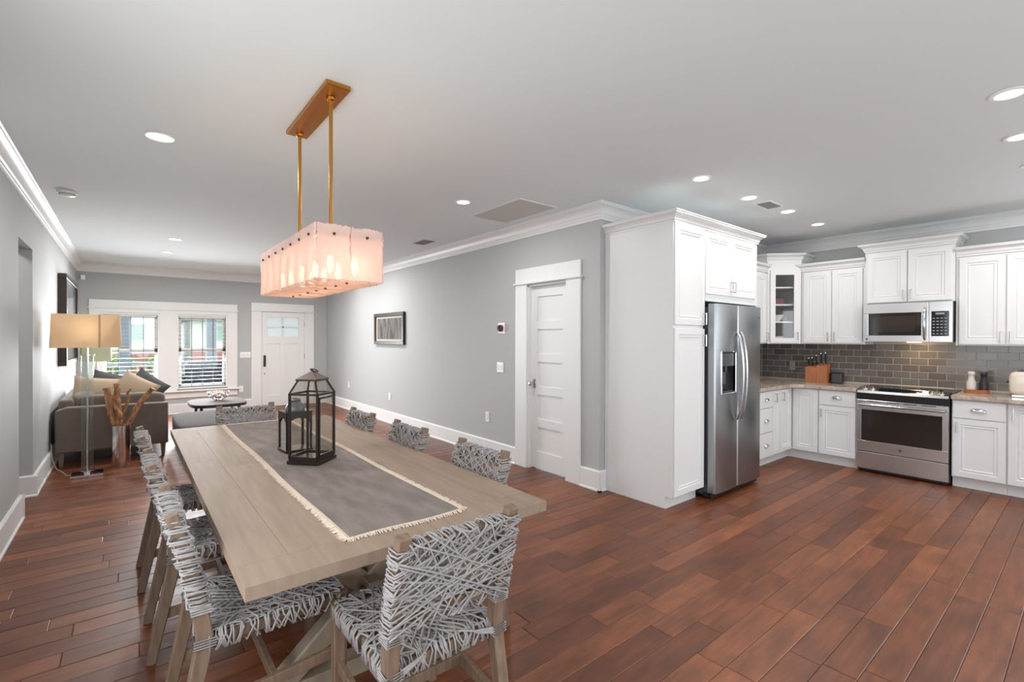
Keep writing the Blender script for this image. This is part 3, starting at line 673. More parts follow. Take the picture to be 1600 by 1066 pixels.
# refrigerator
FX0, FX1, FY = 4.085, 4.985, 2.165
r = root('refrigerator', (4.53, 2.6, 0), 'stainless steel side-by-side refrigerator with water dispenser', 'refrigerator')
m = MB(); m.box(FX0+.01, FX1-.01, FY+.075, 2.93, .03, 1.745, .004); m.build('body', 'dark_grey_plastic', r)
m = MB(); m.box(FX0+.005, FX1-.005, FY+.03, FY+.12, .012, .058, .006)
for k in range(14): m.box(FX0+.12+k*.05, FX0+.155+k*.05, FY+.026, FY+.032, .02, .05)
m.cyl((FX0+.05, FY+.1, .02), (FX0+.08, FY+.1, .02), .02); m.cyl((FX1-.08, FY+.1, .02), (FX1-.05, FY+.1, .02), .02); m.build('base_grille', 'black_plastic', r, smooth=30)
def fdoor(x0, x1, hole=None):
    m = MB(); z0, z1 = .062, 1.772; n = 10; prof = []
    for i in range(n+1):          # gently bowed front with rounded edges
        t = i/n; u = x0+.012+(x1-x0-.024)*t; prof.append((u, FY-.012*(1-(2*t-1)**2)))
    poly = [(x0, FY+.07), (x0, FY+.014)]+prof+[(x1, FY+.014), (x1, FY+.07)]
    if hole is None: m.prism(poly, z0, z1)
    else:
        hx0, hx1, hz0, hz1 = hole
        f = lambda x: FY-.012*(1-(2*((x-x0-.012)/(x1-x0-.024))-1)**2)
        m.prism(poly, z0, hz0); m.prism(poly, hz1, z1)
        L = [p for p in prof if p[0] < hx0]; R = [p for p in prof if p[0] > hx1]
        m.prism([(x0, FY+.07), (x0, FY+.014)]+L+[(hx0, f(hx0)), (hx0, FY+.07)], hz0, hz1)
        m.prism([(hx1, FY+.07), (hx1, f(hx1))]+R+[(x1, FY+.014), (x1, FY+.07)], hz0, hz1)
    return m.build('door', 'steel', r, smooth=25, recalc=True)
xs = 4.503
HO = (4.175, 4.425, .962, 1.33)
dl = fdoor(FX0, xs-.003, HO); dr = fdoor(xs+.003, FX1)
def fhandle(par, x):
    m = MB(); pts = []
    for i in range(17):
        t = i/16; z = .70+.82*t; b = math.sin(PI*t)**.55
        pts.append((x, FY-.008-.062*b, z))
    m.tube(pts, .0125, 10); m.build('handle', 'nickel', par, smooth=50)
fhandle(dl, xs-.035); fhandle(dr, xs+.035)
m = MB(); t = .014
for b in ((HO[0]-t, HO[1]+t, HO[2]-t, HO[2]), (HO[0]-t, HO[1]+t, HO[3], HO[3]+t), (HO[0]-t, HO[0], HO[2], HO[3]), (HO[1], HO[1]+t, HO[2], HO[3])): m.box(b[0], b[1], FY-.020, FY+.01, b[2], b[3], .003)
dp = m.build('dispenser', 'chrome', dl)
m = MB(); m.box(HO[0], HO[1], FY+.060, FY+.068, HO[2], HO[3]); m.build('dispenser_recess', 'black_plastic', dl)
m = MB(); m.box(HO[0]+.004, HO[1]-.004, FY-.004, FY+.06, 1.20, HO[3]-.002, .006); m.build('control_panel', 'dark_grey_plastic', dl)
m = MB(); m.cyl((4.30, FY+.02, 1.20), (4.30, FY+.02, 1.15), .016, .012); m.box(4.27, 4.33, FY+.03, FY+.045, 1.03, 1.16, .004); m.build('spout', 'dark_grey_plastic', dl, smooth=40)
m = MB(); m.box(HO[0]+.006, HO[1]-.006, FY-.002, FY+.058, HO[2], HO[2]+.012, .003); m.build('drip_tray', 'dark_grey_plastic', dl)
m = MB(); m.lathe([(.001, 0), (.012, 0), (.012, .002), (.001, .002)], (0, 0, 0), 20); m.xform(Matrix.Translation((FX1-.06, FY-.0045, 1.665)) @ Matrix.Rotation(PI/2, 4, 'X')); m.build('emblem', 'dark_grey_plastic', dr, smooth=40)

# base cabinets: perpendicular run behind the refrigerator
YB = 2.375; XB = 6.325; ZT = .868; TK = .105
def base_body(r, x0, x1, y0, y1, facing):
    m = MB()
    if facing == 'y': m.extr([(y0+.075, 0), (y1, 0), (y1, ZT), (y0+.02, ZT), (y0+.02, TK), (y0+.075, TK)], (x0, 0, 0), (0, 1, 0), (0, 0, 1), (1, 0, 0), x1-x0)
    else: m.extr([(x0+.075, 0), (x1, 0), (x1, ZT), (x0+.02, ZT), (x0+.02, TK), (x0+.075, TK)], (0, y0, 0), (1, 0, 0), (0, 0, 1), (0, 1, 0), y1-y0)
    return m.build('body', 'cabinet_white', r)
r = root('drawer_base_cabinet', (5.45, 2.7, 0), 'white base cabinet of three stacked drawers beside the refrigerator', 'cabinet')
base_body(r, 5.125, 5.783, YB, YK-.003, 'y')
for z0, z1 in ((.115, .385), (.395, .665), (.675, .86)):
    d = front(r, 'drawer', (5.13, YB, z0), NY, .648, z1-z0, FLAT); cup_pull(d, (5.62, YB, (z0+z1)/2-.01), *NY)
r = root('corner_base_cabinet', (6.35, 2.7, 0), 'white corner base cabinet with folding corner doors', 'cabinet')
m = MB()
def corner_poly(o): return [(5.785, YB+o), (XB+o, YB+o), (XB+o, 2.092), (XK-.003, 2.092), (XK-.003, YK-.003), (5.785, YK-.003)]
m.prism(corner_poly(.02), TK, ZT); m.prism(corner_poly(.075), 0, TK); m.build('body', 'cabinet_white', r)
d = front(r, 'door', (5.79, YB, .115), NY, .20, .745); bar_handle(d, (5.83, YB, .775), (0, 0, 1), (0, -1, 0), .10)
d = front(r, 'door', (6.0, YB, .115), NY, .315, .745); bar_handle(d, (6.03, YB, .775), (0, 0, 1), (0, -1, 0), .10)
front(r, 'door', (XB, 2.098, .115), NX, .268, .745)
r = root('base_cabinet', (6.63, 1.9, 0), 'white base cabinet with one drawer and door left of the range', 'cabinet')
base_body(r, XB, XK-.003, 1.715, 2.09, 'x')
d = front(r, 'drawer', (XB, 1.722, .69), NX, .362, .17, FLAT); cup_pull(d, (XB, 1.90, .775), *NX)
d = front(r, 'door', (XB, 1.722, .115), NX, .362, .565); bar_handle(d, (XB, 2.055, .595), (0, 0, 1), (-1, 0, 0), .10)
r = root('base_cabinet', (6.63, .73, 0), 'white base cabinet with one drawer and door right of the range', 'cabinet')
base_body(r, XB, XK-.003, .545, .925, 'x')
d = front(r, 'drawer', (XB, .551, .69), NX, .366, .17, FLAT); cup_pull(d, (XB, .735, .765), *NX, w=.11)
d = front(r, 'door', (XB, .551, .115), NX, .366, .565); bar_handle(d, (XB, .885, .60), (0, 0, 1), (-1, 0, 0), .10)
r = root('base_cabinet', (6.63, .2, 0), 'white full-door base cabinet under the toaster at the right picture edge', 'cabinet')
base_body(r, XB, XK-.003, -.08, .543, 'x')
d = front(r, 'door', (XB, .23, .115), NX, .307, .745); bar_handle(d, (XB, .505, .77), (0, 0, 1), (-1, 0, 0), .115)
d = front(r, 'door', (XB, -.075, .115), NX, .30, .745)
# countertops
CZ0, CZ1, CO = .870, .910, .03
m = MB(); m.prism([(5.125, YB-CO), (6.17, YB-CO), (XB-CO, 2.235), (XB-CO, 1.712), (XK-.003, 1.712), (XK-.003, YK-.003), (5.125, YK-.003)], CZ0, CZ1)
o = m.build('countertop', 'granite'); md = o.modifiers.new('bevel', 'BEVEL'); md.width = .006; md.segments = 2
tag(o, 'L-shaped beige granite countertop in the kitchen corner', 'countertop')
m = MB(); m.prism([(XB-CO, .928), (XB-CO, .56), (XB-CO-.035, .51), (XB-CO-.035, -.10), (XK-.003, -.10), (XK-.003, .928)], CZ0, CZ1)
o = m.build('countertop', 'granite'); md = o.modifiers.new('bevel', 'BEVEL'); md.width = .006; md.segments = 2
tag(o, 'beige granite countertop right of the range', 'countertop')
# backsplash tiles
r = root('tile_backsplash', (XK, 1.4, CZ1), 'grey glass subway tile backsplash behind range and counters', 'backsplash')
m = MB(); m.box(XK-.004, XK-.0005, -.1, YK-.004, CZ1, 1.46); m.box(5.125, XK-.004, YK-.004, YK-.0005, CZ1, 1.40); m.build('grout', 'tile_grout', r, recalc=False)
tp = {}
def tile(wx, P, axis):
    key = (round(wx, 4), axis)
    if key not in tp:
        m = MB(); h = .0735
        if axis == 'x': m.box(XK-.0065, XK-.003, 0, wx, 0, h, .0012)
        else: m.box(0, wx, YK-.0065, YK-.003, 0, h, .0012)
        o = m.build('tile', 'tile_glass', r); tp[key] = (o, WP[o.name].copy(), [False])
    o, c, used = tp[key]
    q = o
    if used[0]: q = o.copy(); COL.objects.link(q)
    used[0] = True; off = Vector((0, P[1], P[2])) if axis == 'x' else Vector((P[0], 0, P[2]))
    q.location = c+off-WP[r.name]
TWX, THZ = .155, .0785
for row in range(7):
    z = CZ1+.022+row*THZ
    if z+.0745 > 1.46: break
    y = YK-.006; first = TWX/2 if row % 2 else TWX
    w = first
    while y > -.09:
        if z+.0745 < 1.41 or (.95 < y-w/2 < 1.70):
            tile(w-.005, (0, y-w+.0025, z), 'x')
        y -= w; w = TWX
    if z+.0745 < 1.41:
        x = XK-.012; w = TWX if row % 2 else TWX/2
        while x > 5.2:
            tile(w-.005, (x-w+.0025, 0, z), 'y'); x -= w; w = TWX
m = MB(); m.box(XK-.016, XK-.004, 1.0, YK-.004, CZ1, CZ1+.016, .003); m.box(XK-.016, XK-.004, -.1, .92, CZ1, CZ1+.016, .003); m.box(5.125, XK-.016, YK-.016, YK-.004, CZ1, CZ1+.016, .003); m.build('bead_trim', 'mat_board', r)
def bs_outlet(y, z, lab):
    r = root('backsplash_outlet', (XK, y, z), lab, 'outlet')
    m = MB(); m.box(XK-.016, XK-.0105, y-.035, y+.035, z-.058, z+.058, .002); m.build('cover', 'key_grey', r)
    m = MB(); m.box(XK-.019, XK-.015, y-.017, y+.017, z-.034, z+.034, .001); m.build('socket', 'vent_grey', r)
bs_outlet(2.60, 1.10, 'grey outlet on the backsplash left of the knife block')

# upper cabinets
XU, ZU0, ZS, ZTL = 6.605, 1.395, 2.30, 2.44     # door face, bottom, short top, tall top
def upper(lab, y0, y1, z0, z1, doors, xf=XU, name='upper_cabinet'):
    r = root(name, (xf+.15, (y0+y1)/2, z0), lab, 'cabinet')
    m = MB(); m.box(xf+.02, XK-.003, y0+.001, y1-.001, z0, z1); m.build('body', 'cabinet_white', r)
    for (a, b, side) in doors:
        d = front(r, 'door', (xf, a+.003, z0+.012), NX, b-a-.006, z1-z0-.03)
        if side: bar_handle(d, (xf, (a+.03) if side < 0 else (b-.03), z0+.09), (0, 0, 1), (-1, 0, 0), .105)
    return r
r = upper('white two-door wall cabinet above the knife block', 1.712, 2.385, ZU0, ZS, [(1.735, 2.045, 1), (2.05, 2.36, -1)])
crown_run([(XK-.003, 2.384), (XU+.012, 2.384), (XU+.012, 1.713)], ZS).build('crown', 'cabinet_white', r, smooth=25)
r = upper('taller white two-door wall cabinet above the microwave', .944, 1.710, 1.852, ZTL, [(.965, 1.325, 1), (1.33, 1.69, -1)], 6.575)
crown_run([(XK-.003, 1.709), (6.587, 1.709), (6.587, .945), (XK-.003, .945)], ZTL).build('crown', 'cabinet_white', r, smooth=25)
r = upper('white two-door wall cabinet above the toaster and shakers', -.02, .942, ZU0, ZS, [(.585, .92, -1), (.245, .58, 1), (-.01, .24, 0)])
crown_run([(XU+.012, .941), (XU+.012, -.02)], ZS).build('crown', 'cabinet_white', r, smooth=25)
r = root('upper_cabinet', (5.75, 2.85, ZU0), 'narrow view of white wall cabinet between refrigerator and glass-door cabinet', 'cabinet')
YU = 2.665
m = MB(); m.box(5.124, 6.325, YU+.02, YK-.003, ZU0, ZS); m.build('body', 'cabinet_white', r)
for a, b in ((5.13, 5.72), (5.73, 6.31)):
    d = front(r, 'door', (a, YU, ZU0+.012), NY, b-a, ZS-ZU0-.03); bar_handle(d, (b-.03 if b > 6 else b-.03, YU, ZU0+.09), (0, 0, 1), (0, -1, 0), .105)
crown_run([(5.124, YU+.012), (6.324, YU+.012)], ZS).build('crown', 'cabinet_white', r, smooth=25)
# diagonal glass-door corner cabinet
r = root('corner_glass_cabinet', (6.7, 2.75, ZU0), 'white diagonal corner wall cabinet with glass door and dishes', 'cabinet')
A, B = Vector((6.332, YU+.012, 0)), Vector((XU+.012, 2.392, 0)); ud = (B-A).normalized(); nd = Vector((-ud.y, ud.x, 0)); nd = -nd if nd.dot(Vector((-1, -1, 0))) < 0 else nd
back = [(XK-.003, 2.392), (XK-.003, YK-.003), (6.332, YK-.003)]
m = MB(); plan = [(A.x, A.y), (B.x, B.y)]+back
m.prism(plan, ZU0, ZU0+.02); m.prism(plan, ZTL-.10, ZTL)
m.box(6.332, XK-.003, YK-.018, YK-.003, ZU0, ZTL-.1); m.box(XK-.018, XK-.003, 2.392, YK-.003, ZU0, ZTL-.1)
m.box(6.332, 6.346, A.y, YK-.003, ZU0, ZTL-.1); m.box(B.x, XK-.003, 2.392, 2.406, ZU0, ZTL-.1)
m.build('body', 'cabinet_white', r)
W = (B-A).length
m = MB()
for u0, u1, v0, v1 in ((0, .045, ZU0, ZTL), (W-.045, W, ZU0, ZTL), (.045, W-.045, ZTL-.12, ZTL), (.045, W-.045, ZU0, ZU0+.02)): m.extr([(u0, v0), (u1, v0), (u1, v1), (u0, v1)], A+nd*.0, ud, (0, 0, 1), nd, .012)
m.box(6.324, 6.332, A.y-.0, YK-.003, ZS, ZTL); m.box(B.x, XK-.003, 2.384, 2.392, ZS, ZTL); m.build('face_frame', 'cabinet_white', r)
m = MB(); O = A+nd*.012; f0, f1, g0, g1 = .030, W-.030, ZU0+.014, ZTL-.115; s = .06
for u0, u1, v0, v1 in ((f0, f0+s, g0, g1), (f1-s, f1, g0, g1), (f0+s, f1-s, g0, g0+s), (f0+s, f1-s, g1-s, g1)): m.extr([(u0, v0), (u1, v0), (u1, v1), (u0, v1)], O, ud, (0, 0, 1), nd, .02)
dg = m.build('door', 'cabinet_white', r)
m = MB(); m.extr([(f0+s, g0+s), (f1-s, g0+s), (f1-s, g1-s), (f0+s, g1-s)], O+nd*.006, ud, (0, 0, 1), nd, .004); m.build('pane', 'clear_glass', dg)
bar_handle(dg, O+nd*.02+ud*(f1-.025)+Vector((0, 0, ZU0+.095)), (0, 0, 1), nd, .105)
crown_run([(6.325, YK-.003), (A.x-.007, A.y), (B.x, B.y-.007), (XK-.003, 2.385)], ZTL).build('crown', 'cabinet_white', r, smooth=25)
SH = [ZU0+.03, ZU0+.285, ZU0+.505, ZU0+.725]
for z in SH[1:]:
    m = MB(); m.prism([(A.x+.016, A.y+.03), (B.x+.03, B.y+.016), (XK-.02, 2.408), (XK-.02, YK-.02), (6.348, YK-.02)], z-.018, z); m.build('shelf', 'cabinet_white', r)
C0 = (A+B)/2-nd*.13
def dish(name, c, prof, mname, lab, cat, group='dishes in the glass-door cabinet', n=28):
    m = MB(); m.lathe(prof, c, n); return tag(m.build(name, mname, smooth=40), lab, cat, group)
BOWL = [(.001, 0), (.04, 0), (.045, .008), (.075, .05), (.09, .085), (.085, .085), (.07, .052), (.04, .014), (.001, .012)]
def at(u, d, z): q = C0+ud*u-nd*d; return (q.x, q.y, z)
dish('bowl', at(-.035, 0, ZU0+.021), [(.001, 0), (.06, 0), (.075, .03), (.085, .075), (.08, .075), (.068, .03), (.001, .012)], 'ceramic_white', 'white bowl on the cabinet floor behind glass', 'bowl')
dish('bowl', at(-.035, 0, SH[1]+.001), BOWL, 'ceramic_white', 'flared white bowl on the lower shelf behind glass', 'bowl')
for k in range(3): dish('plate', at(.075, .12, SH[1]+.001+k*.022), [(.001, 0), (.05, 0), (.085, .016), (.09, .02), (.084, .021), (.05, .006), (.001, .006)], 'ceramic_white', ('bottom', 'middle', 'top')[k]+' white plate in the stack beside the flared bowl', 'plate')
for k in range(4): dish('plate', at(-.02, .02, SH[2]+.001+k*.018), [(.001, 0), (.05, 0), (.088, .014), (.093, .017), (.086, .018), (.05, .005), (.001, .005)], 'ceramic_pink', ('bottom', 'second', 'third', 'top')[k]+' pink plate in the stack on the middle shelf', 'plate')
for k in range(2): dish('wine_glass', at(-.06+.1*k, .02, SH[3]+.001), [(.001, 0), (.032, 0), (.032, .003), (.004, .006), (.004, .05), (.03, .08), (.034, .11), (.028, .14), (.026, .14), (.031, .11), (.026, .08), (.001, .06)], 'clear_glass', ('left', 'right')[k]+' glass on the top shelf of the glass-door cabinet', 'glass')

# microwave
MX, MY0, MY1, MZ0, MZ1 = 6.505, .950, 1.704, 1.428, 1.848
r = root('microwave', (6.7, 1.33, MZ0), 'stainless over-the-range microwave above the electric range', 'microwave')
m = MB(); m.box(MX+.03, XK-.004, MY0, MY1, MZ0+.004, MZ1-.002, .003); m.build('body', 'black_plastic', r)
SP = 1.135          # door / control split
m = MB()
wy0, wy1, wz0, wz1 = 1.195, 1.655, MZ0+.07, MZ1-.105
for b in ((SP, MY1, MZ0, wz0), (SP, MY1, wz1, MZ1), (SP, wy0, wz0, wz1), (wy1, MY1, wz0, wz1)): m.box(MX, MX+.03, b[0], b[1], b[2], b[3], .002)
dm = m.build('door', 'steel_range', r)
m = MB(); m.box(MX+.002, MX+.028, wy0, wy1, wz0, wz1, .002); wn = m.build('window', 'black_glass', dm)
m = MB(); m.box(MX+.0005, MX+.002, wy0+.05, wy1-.045, wz0+.035, wz1-.035); m.build('window_mesh', 'oven_glass', dm)
m = MB(); m.tube([(MX+.002, 1.165, MZ0+.03), (MX-.032, 1.165, MZ0+.055), (MX-.042, 1.165, MZ0+.2), (MX-.032, 1.165, MZ1-.085), (MX+.002, 1.165, MZ1-.06)], .0125, 10); m.build('handle', 'chrome', dm, smooth=50)
m = MB(); m.box(MX, MX+.03, MY0, SP-.003, MZ0, MZ1, .002); cp = m.build('control_panel', 'steel_range', r)
m = MB(); m.box(MX-.003, MX+.001, MY0+.025, SP-.022, wz0-.008, wz1+.005, .001); m.build('keypad', 'black_glass', cp)
m = MB(); m.box(MX-.005, MX-.002, MY0+.06, SP-.055, wz1-.03, wz1-.010); m.build('display', 'key_grey', cp)
for i in range(4):
    for j in range(6):
        m = MB(); yy = MY0+.042+i*.031; zz = wz0+.012+j*.032; m.box(MX-.0045, MX-.002, yy, yy+.018, zz, zz+.010); m.build('button', 'key_grey', cp)
m = MB(); m.lathe([(.001, 0), (.010, 0), (.010, .002), (.001, .002)], (0, 0, 0), 20); m.xform(Matrix.Translation((MX, MY1-.035, MZ0+.03)) @ Matrix.Rotation(-PI/2, 4, 'Y')); m.build('emblem', 'dark_grey_plastic', dm, smooth=40)
m = MB(); m.box(6.60, 6.72, 1.23, 1.33, MZ0-.004, MZ0+.006); m.build('cooktop_light', 'bulb', r)
lo = area('microwave_lamp', (6.72, 1.27, MZ0-.012), (6.86, 1.25, .9), .10, .06, 0.9, (1, .74, .42)); 

# range
RX, RY0, RY1 = 6.300, .936, 1.706
r = root('range', (6.6, 1.32, 0), 'stainless slide-in electric range with black glass cooktop', 'stove')
m = MB(); m.box(RX+.04, XK-.02, RY0, RY1, .02, .89, .003)
for yy in (RY0+.05, RY1-.05):
    m.cyl((RX+.09, yy, 0), (RX+.09, yy, .022), .018, n=10); m.cyl((XK-.08, yy, 0), (XK-.08, yy, .022), .018, n=10)
m.build('body', 'black_plastic', r)
m = MB(); m.box(RX+.10, XK-.022, RY0-.004, RY1+.004, .906, .922, .004); ct = m.build('cooktop', 'black_glass', r)
for (x, y, rr) in ((6.52, 1.13, .10), (6.52, 1.52, .085), (6.77, 1.14, .08), (6.77, 1.51, .10)):
    m = MB(); m.lathe([(rr-.004, .0005), (rr, .0005), (rr, .0012), (rr-.004, .0012)], (x, y, .9215), 40, cap=False); m.build('burner_ring', 'dark_grey_plastic', ct)
m = MB(); m.extr([(RX-.004, .868), (RX+.10, .868), (RX+.10, .924), (RX+.085, .927), (RX+.004, .893)], (0, RY0+.008, 0), (1, 0, 0), (0, 0, 1), (0, 1, 0), RY1-RY0-.016); pn = m.build('control_panel', 'steel_range', r)
m = MB(); m.extr([(RX+.004, .80), (RX+.06, .80), (RX+.06, .868), (RX-.002, .868)], (0, RY0, 0), (1, 0, 0), (0, 0, 1), (0, 1, 0), RY1-RY0); m.build('vent_band', 'black_plastic', r)
sl = Vector((.081, 0, .034)).normalized(); sn = Vector((-sl.z, 0, sl.x))
def on_panel(y, t): return Vector((RX+.004, y, .893))+sl*t
for y in (1.645, 1.575, 1.085, 1.005):
    m = MB(); P = on_panel(y, .045); m.cyl(P, P+sn*.006, .026, .026, 20); m.cyl(P+sn*.006, P+sn*.03, .019, .016, 20); a = P+sn*.028
    m.beam([a-sl*.018, a+sl*.018], .012, .010, (0, 1, 0)); m.build('knob', 'chrome', pn, smooth=35)
m = MB(); m.extr([(.012, 0), (.078, 0), (.078, .0015), (.012, .0015)], Vector((RX+.004, 1.15, .893)), sl, sn, (0, 1, 0), .36); m.build('touch_panel', 'black_glass', pn)
m = MB(); m.extr([(.034, .001), (.056, .001), (.056, .0025), (.034, .0025)], Vector((RX+.004, 1.28, .893)), sl, sn, (0, 1, 0), .10); m.build('display', 'display', pn)
# oven door
oz0, oz1 = .232, .792; wy0, wy1, wz0, wz1 = RY0+.055, RY1-.045, .345, .685
m = MB()
for b in ((RY0+.005, RY1-.005, oz0, wz0), (RY0+.005, RY1-.005, wz1, oz1), (RY0+.005, wy0, wz0, wz1), (wy1, RY1-.005, wz0, wz1)): m.box(RX, RX+.04, *b, .003)
od = m.build('oven_door', 'steel_range', r)
m = MB(); m.box(RX+.003, RX+.036, wy0, wy1, wz0, wz1, .002); m.build('window', 'oven_glass', od)
m = MB(); m.cyl((RX-.045, RY0+.025, .742), (RX-.045, RY1-.025, .742), .0135, n=12); m.box(RX-.045, RX, RY0+.035, RY0+.06, .734, .75, .002); m.box(RX-.045, RX, RY1-.06, RY1-.035, .734, .75, .002); m.build('handle', 'chrome', od, smooth=40)
for k in range(4):
    m = MB(); yy = RY0+.10+k*.15; m.box(RX-.0015, RX+.001, yy, yy+.11, .776, .783); m.build('vent_slot', 'black_plastic', od)
m = MB(); m.lathe([(.001, 0), (.013, 0), (.014, .002), (.001, .003)], (0, 0, 0), 20); m.xform(Matrix.Translation((RX, 1.32, .285)) @ Matrix.Rotation(-PI/2, 4, 'Y')); em = m.build('emblem', 'dark_grey_plastic', od, smooth=40)
m = MB(); m.box(RX+.002, RX+.045, RY0+.005, RY1-.005, .038, .222, .004); sd = m.build('drawer', 'steel_range', r)
m = MB(); m.box(RX+.03, RX+.06, RY0+.02, RY1-.02, .012, .036); m.build('kick_strip', 'black_plastic', r)

# counter objects
r = root('knife_block', (6.76, 2.24, CZ1), 'angled light-brown wooden knife block on the counter', 'knife block')
m = MB(); y0, y1 = 2.125, 2.36
m.extr([(0, 0), (.13, 0), (.13, .245), (0, .215)], (6.70, y0, CZ1+.0005), (1, 0, 0), (0, 0, 1), (0, 1, 0), .115)
m.extr([(0, 0), (.13, 0), (.13, .225), (0, .19)], (6.70, y0+.1165, CZ1+.0005), (1, 0, 0), (0, 0, 1), (0, 1, 0), .118); m.build('block', 'knife_wood', r)
def knife(y, z, ln, lab, mname='black_plastic'):
    k = root('kitchen_knife', (6.75, y, z), lab, 'knife', 'knives in the knife block')
    m = MB(); m.beam([(6.755, y, z-.09), (6.755, y, z+.012)], .003, .022, (0, 1, 0)); m.build('blade', 'chrome', k)
    m = MB(); m.beam([(6.755, y, z+.012), (6.75, y, z+.012+ln*.5), (6.742, y, z+.012+ln)], .016, [.022, .026, .020], (0, 1, 0)); m.build('handle', mname, k)
    m = MB(); m.soft(6.728, 6.754, y-.010, y+.010, z+.012+ln-.006, z+.012+ln+.018, 2.4, 3); m.build('butt_cap', 'chrome', k, smooth=60)
knife(2.150, CZ1+.228, .125, 'knife with steel cap, rightmost in the wooden block')
knife(2.200, CZ1+.228, .118, 'knife with steel cap, second from the right in the wooden block')
knife(2.252, CZ1+.205, .118, 'knife with steel cap, in the middle of the wooden block')
knife(2.300, CZ1+.205, .085, 'short knife, second from the left in the wooden block')
knife(2.338, CZ1+.205, .080, 'short knife, leftmost in the wooden block')
r = root('speaker_box', (6.80, 2.045, CZ1), 'small black and grey box beside the knife block', 'canister')
m = MB(); m.box(6.755, 6.855, 1.985, 2.105, CZ1+.0005, CZ1+.135, .010); m.build('body', 'black_plastic', r)
m = MB(); m.box(6.7535, 6.756, 1.995, 2.085, CZ1+.012, CZ1+.12, .001); m.build('front_plate', 'dark_grey_plastic', r)
# kettle / coffee gear by the refrigerator
r = root('electric_kettle', (5.98, 2.85, CZ1), 'chrome kettle with black handle partly hidden behind the refrigerator', 'kettle')
m = MB(); m.lathe([(.001, .0005), (.07, .0005), (.072, .02), (.066, .10), (.052, .17), (.046, .18), (.001, .19)], (5.98, 2.86, CZ1), 24); m.build('body', 'chrome', r, smooth=40)
m = MB(); m.tube([(6.035, 2.86, CZ1+.17), (6.085, 2.86, CZ1+.165), (6.10, 2.86, CZ1+.11), (6.085, 2.86, CZ1+.05), (6.048, 2.86, CZ1+.045)], .010, 8); m.build('handle', 'black_plastic', r, smooth=50)
m = MB(); m.lathe([(.046, 0), (.046, .006), (.012, .016), (.010, .03), (.001, .032)], (5.98, 2.86, CZ1+.182), 20); m.build('lid', 'black_plastic', r, smooth=40)
# tray and shakers
r = root('shaker_tray', (6.72, .79, CZ1), 'small oval wooden tray under the two shakers', 'tray')
m = MB(); pts = []
def oval(k): return [(6.71+k*.052*math.copysign(abs(math.cos(a))**.7, math.cos(a)), .795+k*.095*math.copysign(abs(math.sin(a))**.7, math.sin(a))) for a in [2*PI*i/28 for i in range(28)]]
m.prism(oval(.96), CZ1+.0005, CZ1+.010); m.build('base', 'tray_wood', r)
m = MB(); o1, o2 = oval(1), oval(.9); vs = []; fs = []
for ring, z in ((o1, .0006), (o1, .038), (o2, .038), (o2, .010)): vs += [(x, y, CZ1+z) for x, y in ring]
for q in range(3): fs += [(q*28+i, q*28+(i+1) % 28, (q+1)*28+(i+1) % 28, (q+1)*28+i) for i in range(28)]
m.add(vs, fs); m.build('rim', 'tray_wood', r, smooth=40)
SHK = [(.001, 0), (.036, 0), (.038, .01), (.038, .095), (.024, .135), (.024, .175), (.028, .18), (.028, .20), (.022, .208), (.001, .21)]
m = MB(); m.lathe(SHK, (6.715, .833, CZ1+.0105), 24); tag(m.build('salt_shaker', 'shaker_white', smooth=40), 'off-white bottle-shaped shaker on the wooden tray', 'shaker')
m = MB(); m.lathe(SHK, (6.715, .742, CZ1+.0105), 24); tag(m.build('pepper_shaker', 'pepper_black', smooth=40), 'black bottle-shaped shaker on the wooden tray', 'shaker')
# toaster
r = root('toaster', (6.62, .42, CZ1), 'cream retro toaster at the right picture edge', 'toaster')
m = MB(); m.soft(6.50, 6.72, .30, .555, CZ1+.02, CZ1+.245, 5, 8); m.build('shell', 'toaster_cream', r, smooth=60)
m = MB(); m.box(6.52, 6.70, .33, .535, CZ1+.001, CZ1+.03, .006); m.build('base', 'chrome', r)
m = MB(); m.box(6.56, 6.58, .36, .50, CZ1+.24, CZ1+.248, .002); m.box(6.63, 6.65, .36, .50, CZ1+.24, CZ1+.248, .002); m.build('slots', 'black_plastic', r)
m = MB(); m.cyl((6.60, .553, CZ1+.14), (6.60, .572, CZ1+.14), .012, n=12); m.build('lever', 'black_plastic', r, smooth=40)
# ------------------------------------------------------------------ dining table
TX0, TX1, TY0, TY1, TZ0, TZ1 = .2524, 1.3947, 1.4874, 4.3966, .718, .760
TXC = (TX0+TX1)/2
r = root('dining_table', (TXC, 2.94, 0), 'long pale wooden dining table with crossed trestle legs', 'table')
m = MB(); m.box(TX0+.01, TX1-.01, TY0+.01, TY1-.01, TZ0, TZ0+.02); top = m.build('table_top', 'table_base_wood', r)
def tplank(x0, x1, y0, y1):
    g = .0002; m = MB(); m.box(x0+g, x1-g, y0+g, y1-g, TZ0+.0005, TZ1, .0008); m.build('plank', 'table_wood', top)
bw = .15
tplank(TX0, TX0+bw, TY0+.15, 3.15); tplank(TX0, TX0+bw, 3.15, TY1-.15); tplank(TX1-bw, TX1, TY0+.15, 2.6); tplank(TX1-bw, TX1, 2.6, TY1-.15)
tplank(TX0, TX1, TY1-.15, TY1)
tplank(TX0, TX0+.62, TY0, TY0+.15); tplank(TX0+.62, TX1, TY0, TY0+.15)
n = 4; w = (TX1-TX0-2*bw)/n
for i in range(n):
    x = TX0+bw+i*w; c = (2.95, 2.3, 3.4, 2.7)[i]
    tplank(x, x+w, TY0+.15, c); tplank(x, x+w, c, TY1-.15)
